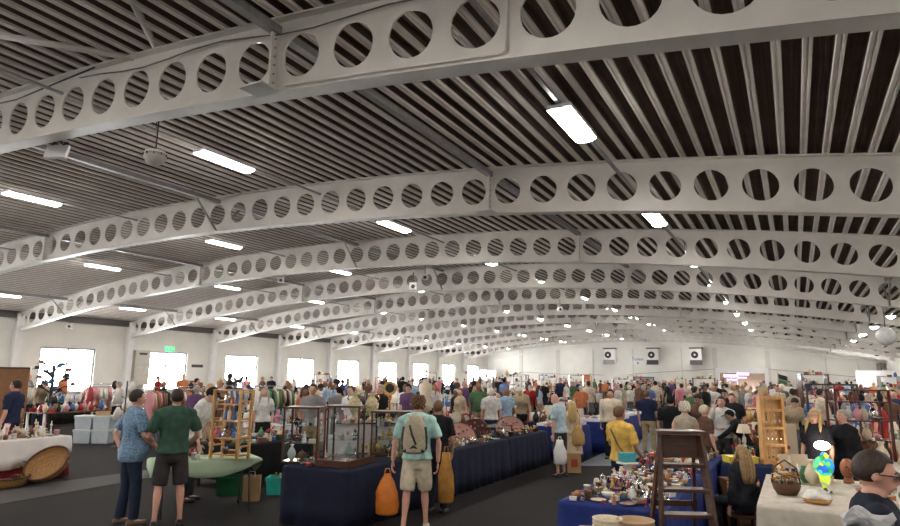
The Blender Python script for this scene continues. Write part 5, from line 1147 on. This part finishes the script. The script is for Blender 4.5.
def rail_at(label, a, b, zr, n, where, cols, seed):
    a, b = Vector(a), Vector(b); d = b-a; L = d.length; ang = math.atan2(d.y, d.x)
    t = thing('clothes_rail', label, 'clothes rail', ((a+b)/2).to_tuple()[:2]+(0,), ang)
    MB().tube([(-L/2, 0, zr), (L/2, 0, zr)], .015, 8).build('rail_bar', CHROME, t)
    for s in (-1, 1):
        MB().tube([(s*L/2, 0, .04), (s*L/2, 0, zr)], .015, 8).build('upright', CHROME, t); MB().tube([(s*L/2, -.25, .02), (s*L/2, .25, .02)], .015, 8).build('foot', CHROME, t)
    rnd = random.Random(seed)
    for i in range(n):
        x = -L/2+.08+(L-.16)*i/(n-1); p = (a+b)/2+d.normalized()*x; c = rnd.choice(cols)
        o = link('garment', GME, CW[c], None, (p.x, p.y, zr-.085), ang+rnd.uniform(-.12, .12)); o.scale = (1, 1, rnd.uniform(.75, 1.05))
        tag(o, '%s garment hanging on the clothes rail %s' % (c, where), 'garment', '%s garments on the clothes rail %s' % (c, where))
        link('hanger', HGME, DARKM, o)
def railpx(label, pxa, da, pxb, db, py, n, where, cols, seed):
    a = P(pxa, da, 1.6); b = P(pxb, db, 1.6); zr = (top_z(pxa, py, da)+top_z(pxb, py, db))/2; a.z = b.z = 0
    rail_at(label, a, b, min(1.95, zr), n, where, cols, seed)
railpx('chrome clothes rail behind the man in the green T-shirt', 146, 16.5, 205, 18.5, 387, 22, 'behind the man in green', ['cream', 'pink', 'white', 'terracotta', 'white', 'black', 'brown'], 1)
railpx('chrome clothes rail by the third window', 255, 19.5, 292, 20.5, 386, 14, 'by the third window', ['cream', 'brown', 'white', 'green', 'black', 'cream'], 2)
railpx('chrome clothes rail under the first window', 20, 23, 47, 23.5, 385, 12, 'under the first window', ['pink', 'white', 'red', 'cream'], 3)
railpx('chrome clothes rail of pink and red clothes by the window', 88, 24, 112, 25, 384, 12, 'of pink and red by the window', ['pink', 'red', 'white', 'pink'], 4)
railpx('chrome clothes rail in front of the second window', 225, 24, 252, 25, 385, 10, 'in front of the second window', ['blue', 'white', 'cream', 'black'], 5)
# hat tree with dark hats by the window
ht = thing('hat_tree', 'black branching hat stand crowded with hats by the first window', 'hat stand', P(46, 20.5, 0), 0)
MB().tube([(0, 0, .03), (0, 0, 2.2)], .05, 8).build('pole', DARKM, ht); MB().lathe([(.3, 0), (.28, .03), (.05, .05)]).build('base', DARKM, ht)
rnd = random.Random(9)
for i in range(16):
    a = i*2.4; r = .35+.28*rnd.random(); z = 1.35+.06*i
    MB().tube([(0, 0, z-.2), (r*.6*math.cos(a), r*.6*math.sin(a), z-.05), (r*math.cos(a), r*math.sin(a), z)], .024, 6).build('branch', DARKM, ht)
    hp = ht.location+Vector((r*math.cos(a), r*math.sin(a), z-.02)); c = ['black', 'blue', 'black', 'brown'][i % 4]
    o = MB().lathe([(.14, 0), (.145, .01), (.085, .02), (.08, .09), (.05, .11), (.002, .115)], n=14).build('hat', CW[c], None, hp, 0); tag(o, '%s hat hanging on the hat stand by the first window' % c, 'hat', '%s hats on the hat stand' % c)
# cream dress form
df = thing('dress_form', 'cream tailor\'s dress form with a small dark finial in the crowd', 'mannequin', P(424, 13.0, 0)); df.location.z = .75
zz = top_z(424, 374, 13.0)-.75
MB().rings([ell(.02, .02, 0, .0)]+[ell(a, b, 0, zz-.75+z) for z, a, b in ((-.02, .05, .05), (0, .15, .10), (.12, .15, .11), (.28, .105, .09), (.42, .15, .11), (.52, .15, .09), (.58, .07, .06), (.64, .05, .05))]).build('torso', CW['cream'], df)
MB().lathe([(.03, zz-.11), (.04, zz-.09), (.015, zz-.05), (.03, zz-.02), (.004, zz)]).build('finial', CW['blue'], df); MB().lathe([(.16, 0), (.15, .02), (.02, .04)]).build('base', WOODD, df)
table(df.location.x-.5, df.location.x+.5, df.location.y-.35, df.location.y+.35, .74, 'small table on which the dress form stands')
# brass gramophone-like clock
bgc = thing('brass_gong', 'large round brass dial on a stand above the display cabinets', 'clock', (P(366, 10.6, 0).x-.0, P(366, 10.6, 0).y+.05, 0), HEAD)
bgc.location = (-8.1, 12.1, Z+.013)
hz = top_z(366, 388, 14.7)-Z
MB().slab([(.16*math.cos(u), hz+.16*math.sin(u)) for u in [2*PI*i/24 for i in range(24)]], .05, 'y').build('dial_rim', BRASS, bgc); MB().slab([(.10*math.cos(u), hz+.10*math.sin(u)) for u in [2*PI*i/24 for i in range(24)]], .012, 'y', (0, -.03, 0)).build('dial_face', CW['black'], bgc)
MB().lathe([(.14, 0), (.12, .03), (.03, .06), (.02, hz-.15)]).build('stand', BRASS, bgc)

# ================================================================ the crowd
print('crowd')
base = []
for kw in (dict(), dict(sleeve='long', wide=1.05), dict(bottom='shorts', belly=.05, wide=1.08), dict(female=True, hair='long'), dict(female=True, hair='short', sleeve='none', wide=1.05), dict(female=True, hair='bun', bottom='skirt'),
           dict(hair='cap', sleeve='short'), dict(lean=.35, headrot=(0, .4), sleeve='long'), dict(hair='bald', belly=.06, wide=1.1, headrot=(.5, .1)), dict(female=True, hair='curly', sleeve='long', headrot=(-.4, .2))):
    base.append((human(vox=.028, **kw), kw))
SC_ = {'white': (.62, .60, .58), 'grey': (.22, .21, .21), 'black': (.015, .015, .018), 'navy': (.02, .03, .08), 'pale blue': (.30, .42, .55), 'red': (.36, .03, .03), 'pink': (.60, .22, .25), 'beige': (.45, .36, .25), 'brown': (.15, .08, .05), 'green': (.07, .14, .07), 'cream': (.58, .50, .38), 'striped blue': (.12, .18, .36), 'orange': (.50, .17, .07), 'purple': (.12, .06, .14)}
LC_ = [('dark blue', (.02, .03, .06)), ('black', (.018, .018, .02)), ('khaki', (.32, .25, .15)), ('grey', (.14, .14, .145))]
occ = []     # (x, y, r) of what already stands on the floor
rects = []
for o in list(COL.objects):
    if o.parent is None and o.type == 'EMPTY' and o.get('category') in ('table',):
        me = [c for c in o.children if c.name.startswith('tabletop')][0]; vs = [o.matrix_basis @ v.co for v in me.data.vertices]
        rects.append((min(v.x for v in vs)-.28, max(v.x for v in vs)+.28, min(v.y for v in vs)-.28, max(v.y for v in vs)+.28))
    elif o.parent is None and o.get('category') in ('person', 'crate', 'display case', 'hat stand', 'stand', 'shelves', 'rack', 'ladder', 'frame', 'clothes rail'): occ.append((o.location.x, o.location.y, .45 if o.get('category') != 'clothes rail' else 1.2))
rnd = random.Random(77); got = 0; tries = 0
def zone(y, x):
    r_ = 'in the aisle' if -5 < x < -2 else 'past the lamp stalls' if x >= -2 else 'past the navy stall' if x > -14 else 'by the windows' if x < -22 else 'mid hall'
    b_ = int((y-Y1)//6)+1
    return '%s, roof bay %s' % (r_, ['one', 'two', 'three', 'four', 'five', 'six', 'seven', 'eight', 'nine', 'ten', 'eleven', 'twelve'][max(0, b_)])
def crowd_person(px, dep, hgt=None, yaw=None, bi=None, sc_=None):
    p = P(px, dep, 1.2); x, y = p.x, p.y
    if not (XL+1.2 < x < XR-.6 and y < YB-1.0): return False
    if any(a < x < b and c < y < d for a, b, c, d in rects): return False
    if any((x-a)**2+(y-b)**2 < (r+.25)**2 for a, b, r in occ): return False
    occ.append((x, y, .27))
    Hm, kw = base[bi if bi is not None else rnd.randrange(len(base))]
    sc = sc_ or rnd.choice(list(SC_)+['white', 'white', 'grey', 'black', 'black', 'navy', 'navy', 'beige', 'cream', 'brown', 'pale blue', 'black']); lc = rnd.choice(LC_); hc = rnd.choice(['dark brown', 'brown', 'black', 'grey', 'white', 'blond', 'auburn', 'dark brown', 'grey'])
    h = hgt or (rnd.uniform(1.58, 1.74) if kw.get('female') else rnd.uniform(1.70, 1.88))
    h *= 1+.07*min(1, max(0, (dep-18)/20))
    who = 'woman' if kw.get('female') else 'man'
    hd = {'cap': 'with a cap', 'bald': 'with a bald head'}.get(kw.get('hair'), 'with %s hair' % hc)
    lab = '%s %s in %s top %s' % (who, hd, sc, zone(y, x))
    t = place_person(Hm, lab, (x, y, 0), yaw if yaw is not None else rnd.uniform(0, 2*PI), h, CT('crowd_'+sc.replace(' ', '_'), SC_[sc]), CT('crowdleg_'+lc[0].replace(' ', '_'), lc[1]), hc, rnd.choice([0, 0, 1, 1, 2, 3]), group='distant people: '+lab)
    return True
# people the photo shows clearly further back
for px, dep, h, yw, bi, sc in ((55, 25, 1.75, HEAD+1.2, 3, 'white'), (80, 25, 1.8, HEAD, 1, 'cream'), (208, 14.5, 1.8, 2.4, 4, 'brown'), (264, 14.8, 1.72, HEAD+PI+.2, 3, 'white'), (294, 13.2, 1.68, HEAD+PI-.4, 3, 'black'), (312, 13.2, 1.85, HEAD+PI, 0, 'grey'), (441, 14.6, 1.80, HEAD+PI, 8, 'pink'),
                           (531, 17.2, 1.72, HEAD+PI-.6, 7, 'pale blue'), (510, 20, 1.85, HEAD+PI, 0, 'black'), (611, 15.8, 1.76, HEAD+2.6, 1, 'cream'), (581, 23.8, 1.7, HEAD+PI, 2, 'orange'), (737, 19, 1.8, HEAD, 2, 'grey'), (752, 18.5, 1.65, HEAD+1., 3, 'pink'), (790, 14.5, 1.7, HEAD+PI, 7, 'beige'), (880, 12.4, 1.7, HEAD+.5, 4, 'red'), (895, 10.6, 1.7, HEAD+2, 1, 'grey'),
                           (190, 20, 1.7, 1, 6, 'black'), (225, 17, 1.75, 2, 1, 'grey'), (118, 21, 1.7, 2, 1, 'white'), (350, 14.5, 1.8, 3, 0, 'white'), (330, 17, 1.7, 3, 5, 'beige'), (380, 16, 1.8, 3, 0, 'black'), (405, 18, 1.8, 3, 8, 'white'), (460, 18, 1.7, 3, 4, 'beige'), (475, 22, 1.7, 3, 5, 'brown'), (690, 20, 1.8, 1, 0, 'black'), (715, 22, 1.8, 1, 8, 'white')):
    if crowd_person(px, dep, h, yw, bi, sc): got += 1
    else: print('skip', px, dep)
while got < 272 and tries < 6000:
    tries += 1
    px = rnd.uniform(195, 900) if rnd.random() < .93 else rnd.uniform(10, 200); dep = 15+50*rnd.random()**1.15
    if px < 500 and rnd.random() < .25: continue
    if 566 < px < 690 and dep < 25: continue
    got += crowd_person(px, dep)
print('crowd', got)

# ================================================================ wall and ceiling fittings
for i, (px, w_) in enumerate(((611, 11.5), (654, 12.5), (697, 12.5))):
    p = onY(px, 356, YB-.02); nm = ('first', 'second', 'third')[i]
    t = thing('ac_unit', 'wall-mounted white heater unit with round fan, %s along the back wall from the sign side' % nm if i != 1 else 'wall-mounted white heater unit with round fan, just past the sign', 'heater unit', (p.x, YB, p.z))
    MB().box((0, -.45, 0), (1.15, .8, 1.5)).build('casing', WHITE, t); MB().box((0, -.45, .80), (1.3, .9, .14)).build('top_bracket', mat('bracket_brown', (.10, .07, .05), .6), t)
    MB().slab([(.36*math.cos(u)-.12, .36*math.sin(u)+.10) for u in [2*PI*k/20 for k in range(20)]], .06, 'y', (0, -.87, 0)).build('fan_ring', BLACKP, t); MB().slab([(.10*math.cos(u)-.12, .10*math.sin(u)+.10) for u in [2*PI*k/12 for k in range(12)]], .05, 'y', (0, -.91, 0)).build('fan_hub', WHITE, t)
    MB().add([(-.55, -.86, -.75), (.55, -.86, -.75), (.55, -.86, -.45), (-.55, -.86, -.45), (-.62, -1.05, -.95), (.62, -1.05, -.95), (.60, -.90, -.47), (-.60, -.90, -.47)], [(0, 1, 2, 3), (4, 7, 6, 5), (0, 4, 5, 1), (3, 2, 6, 7), (0, 3, 7, 4), (1, 5, 6, 2)]).build('air_outlet', DARKM if i else GREYM, t)
def text(s, size, parent, loc, mt, depth=.01):
    cu = bpy.data.curves.new('lettering', 'FONT'); cu.body = s; cu.size = size; cu.align_x = 'CENTER'; cu.extrude = depth
    o = bpy.data.objects.new('lettering', cu); COL.objects.link(o); o.parent = parent; o.location = loc; o.rotation_euler = (PI/2, 0, 0); cu.materials.append(mt)
    me = bpy.data.meshes.new_from_object(o); bpy.data.objects.remove(o); q = bpy.data.objects.new('lettering', me); COL.objects.link(q); q.parent = parent; q.location = loc; q.rotation_euler = (PI/2, 0, 0)
    return q
p = onY(638, 361, YB); t = thing('wall_sign', 'white wall sign reading Toilets with an arrow, between the heater units', 'sign', (p.x, YB-.05, p.z))
MB().box((0, 0, 0), (1.7, .06, .95)).build('sign_board', WHITE, t); text('Toilets', .46, t, (0, -.035, .06), DARKM)
MB().slab([(-.05, .0), (.05, .0), (.05, -.12), (.12, -.12), (0, -.28), (-.12, -.12), (-.05, -.12)], .02, 'y', (0, -.04, -.08)).build('arrow', DARKM, t)
def board(name, label, px, py0, px1, py1, cat, mt, Yw=YB, frame=None):
    a, b = onY(px, py0, Yw), onY(px1, py1, Yw); t = thing(name, label, cat, ((a.x+b.x)/2, Yw-.05, (a.z+b.z)/2))
    MB().box((0, 0, 0), (abs(b.x-a.x), .04, abs(a.z-b.z))).build('board', mt, t)
    if frame:
        w_, h_ = abs(b.x-a.x), abs(a.z-b.z)
        for q in (-1, 1): MB().box((q*w_/2, -.01, 0), (.08, .06, h_+.08)).build('frame_side', frame, t); MB().box((0, -.01, q*h_/2), (w_-.08, .06, .08)).build('frame_bar', frame, t)
board('poster', 'orange poster on the back wall', 581, 374.5, 590, 382, 'poster', mat('poster_orange', (.65, .16, .05), .6))
board('white_board', 'white projection board at the corner end of the back wall', 480, 370, 496, 380, 'board', WHITE, YB-1.5)
board('notice_board', 'dark framed notice board beneath the rail of the back wall', 633.5, 377, 654, 382, 'notice board', mat('notice_grey', (.25, .28, .32), .5), YB, DARKM)
board('picture_frame', 'small dark framed notice on the back wall by the wide post', 526, 375, 528.5, 379, 'notice', WHITE, YB, DARKM)
board('picture_frame', 'larger dark framed notice on the back wall next to the small one', 539.5, 375, 544, 380, 'notice', WHITE, YB, DARKM)
pn = thing('partition_panel', 'tall white free-standing partition panel by the far corner', 'partition', onY(876, 385, 60)); pn.location.z = 0
MB().box((0, 0, 1.45), (2.6, .06, 2.7)).build('panel', WHITE, pn); 
for s in (-1, 1): MB().box((s*1.2, 0, .05), (.08, .6, .1)).build('foot', GREYM, pn)
ct_ = thing('curtain', 'grey drape hanging at the far corner of the end wall', 'curtain', (XR-.45, 66, .3))
MB().rings([[(.12*math.sin(k*1.3)*f+(.10 if s else 0), -1.2+2.4*k/15, z) for s in (0,) for k in range(16)]+[(.12*math.sin(k*1.3)*f+.05, -1.2+2.4*k/15, z) for k in range(15, -1, -1)] for z, f in ((0, 1), (1.5, .8), (3.2, .6))]).build('drape', mat('drape_grey', (.20, .18, .17), .9), ct_)
MB().tube([(0.05, -1.3, 3.24), (0.05, 1.3, 3.24)], .03, 8).build('curtain_pole', GREYM, ct_)
# exit sign, door-head boxes and small dark signs on the window wall
def on_left(px, py): return onX(px, py, XL)
p = on_left(169.5, 349); t = thing('exit_sign', 'small green running-man exit sign above the second window', 'sign', (XL+.03, p.y, p.z)); MB().box((0, 0, 0), (.05, .62, .26)).build('sign_board', mat('sign_green', (.03, .35, .12), .4, emit=(.1, .8, .3), estr=.6), t)
MB().box((.028, -.08, 0), (.006, .08, .16)).build('pictogram', WHITE, t); MB().slab([(.06, .0), (.16, .06), (.16, .02), (.25, .02), (.25, -.02), (.16, -.02), (.16, -.06)], .006, 'x', (.028, 0, 0)).build('arrow', WHITE, t)
p = on_left(197, 366); t = thing('wall_plaque', 'small dark plaque on the wall between the second and third windows', 'plaque', (XL+.03, p.y, p.z)); MB().box((0, 0, 0), (.04, .85, .18)).build('plate', DARKM, t)
p = on_left(139, 366); t = thing('wall_cabinet', 'cream wall-hung electrical cabinet beside the second window', 'cabinet', (XL+.15, p.y, p.z-.1)); MB().box((0, 0, 0), (.30, .95, 2.0)).build('casing', mat('cream_metal', (.55, .52, .46), .5), t); MB().box((.16, 0, .8), (.01, .5, .12)).build('label_plate', DARKM, t)
# speaker, flood light, junction boxes
def hang(name, label, cat, px, py, dep, build, m):
    p = Vector((0, 0, CH))+ray(px, py)*dep; t = thing(name, label, cat, p, HEAD); build(t); return t
def dome(t):
    MB().lathe([(.02, .14), (.14, .10), (.15, .06)], n=20).build('mount', WHITE, t); MB().lathe([(.155, .06), (.16, .0), (.12, -.07), (.06, -.10), (.004, -.11)], n=20).build('grille_shell', mat('speaker_shell', (.55, .50, .46), .5), t)
    for i in range(10): u = 2*PI*i/10; MB().box((.158*math.cos(u), .158*math.sin(u), .035), (.03, .012, .035), u).build('vent_slot', DARKM, t)
    MB().tube([(0, 0, .13), (0, 0, .6)], .012, 6).build('drop_rod', DARKM, t)
hang('ceiling_speaker', 'round pale dome loudspeaker hung below the first roof beam', 'loudspeaker', 155, 158, 9.2, dome, None)
def flood(t):
    MB().box((0, 0, 0), (.34, .06, .24), rx=-.3).build('housing', WHITE, t)
    for s in (-1, 1): MB().tube([(s*.09, .03, .10), (s*.09, .05, .16), (s*.09, .10, .17)], .035, 10).build('bracket_knuckle', BLACKP, t)
    MB().tube([(0, .08, .16), (0, .08, .32)], .012, 6).build('drop_rod', DARKM, t)
hang('flood_light', 'white rectangular flood light under the first roof beam', 'flood light', 57, 152, 10.0, flood, None)
def jbox(t):
    MB().box((0, 0, 0), (.22, .14, .20)).build('housing', WHITE, t); MB().ball((0, -.07, -.02), (.06, .04, .06), 10, 6).build('sensor_eye', DARKM, t); MB().tube([(0, 0, .10), (0, 0, .42)], .012, 6).build('drop_rod', DARKM, t)
for px, py, dep, lb in ((413, 286, 19, 'below the third roof beam'), (425, 277, 22, 'beside the other sensor box'), (560, 309, 28, 'over the middle of the hall'), (281, 280, 24, 'above the third window row'), (70, 326, 27, 'close to the first window')):
    hang('sensor_box', 'small white sensor box hanging %s' % lb, 'sensor', px, py, dep, jbox, None)
gl_ = hang('globe_lamp', 'large clear globe hanging at the far side of the aisle stalls', 'lamp', 886, 336, 15, lambda t: (MB().ball((0, 0, 0), .22, 16, 10).build('globe', mat('globe_glass', (.7, .7, .7), .1, coat=.5), t), MB().tube([(0, 0, .21), (0, 0, .7)], .012, 6).build('drop_rod', DARKM, t)), None)
# conduit clipped to the web of the first beam, with drop cables
mb = MB().tube([(q, Y1-.05, arc(q)+.07) for q in (-4.9, -4.2, -3.4, -2.6, -2.2)]+[(-2.15, Y1-.05, arc(-2.15)+.10), (-2.12, Y1-.05, arc(-2.12)+DEP-.05)], .013, 6)
tag(mb.build('conduit', STEEL), 'white conduit pipe clipped along the web of the first beam', 'conduit')
mb = MB().tube([(q, Y1-.07, arc(q)+DEP-.10-.10*math.sin((q+9)*1.1)**2) for q in [-9+.5*i for i in range(15)]], .010, 5)
tag(mb.build('cable', DARKM), 'dark cable drooping along the top of the first beam', 'cable')
mb = MB().tube([(-13.0, Y1-.1, arc(-13)+DEP-.05), (-10.6, Y1-.12, arc(-10.6)+DEP-.2), (-8.6, Y1-.1, arc(-8.6)+DEP-.02)], .012, 5)
tag(mb.build('cable', DARKM), 'dark cable slung across the round holes of the first beam', 'cable')
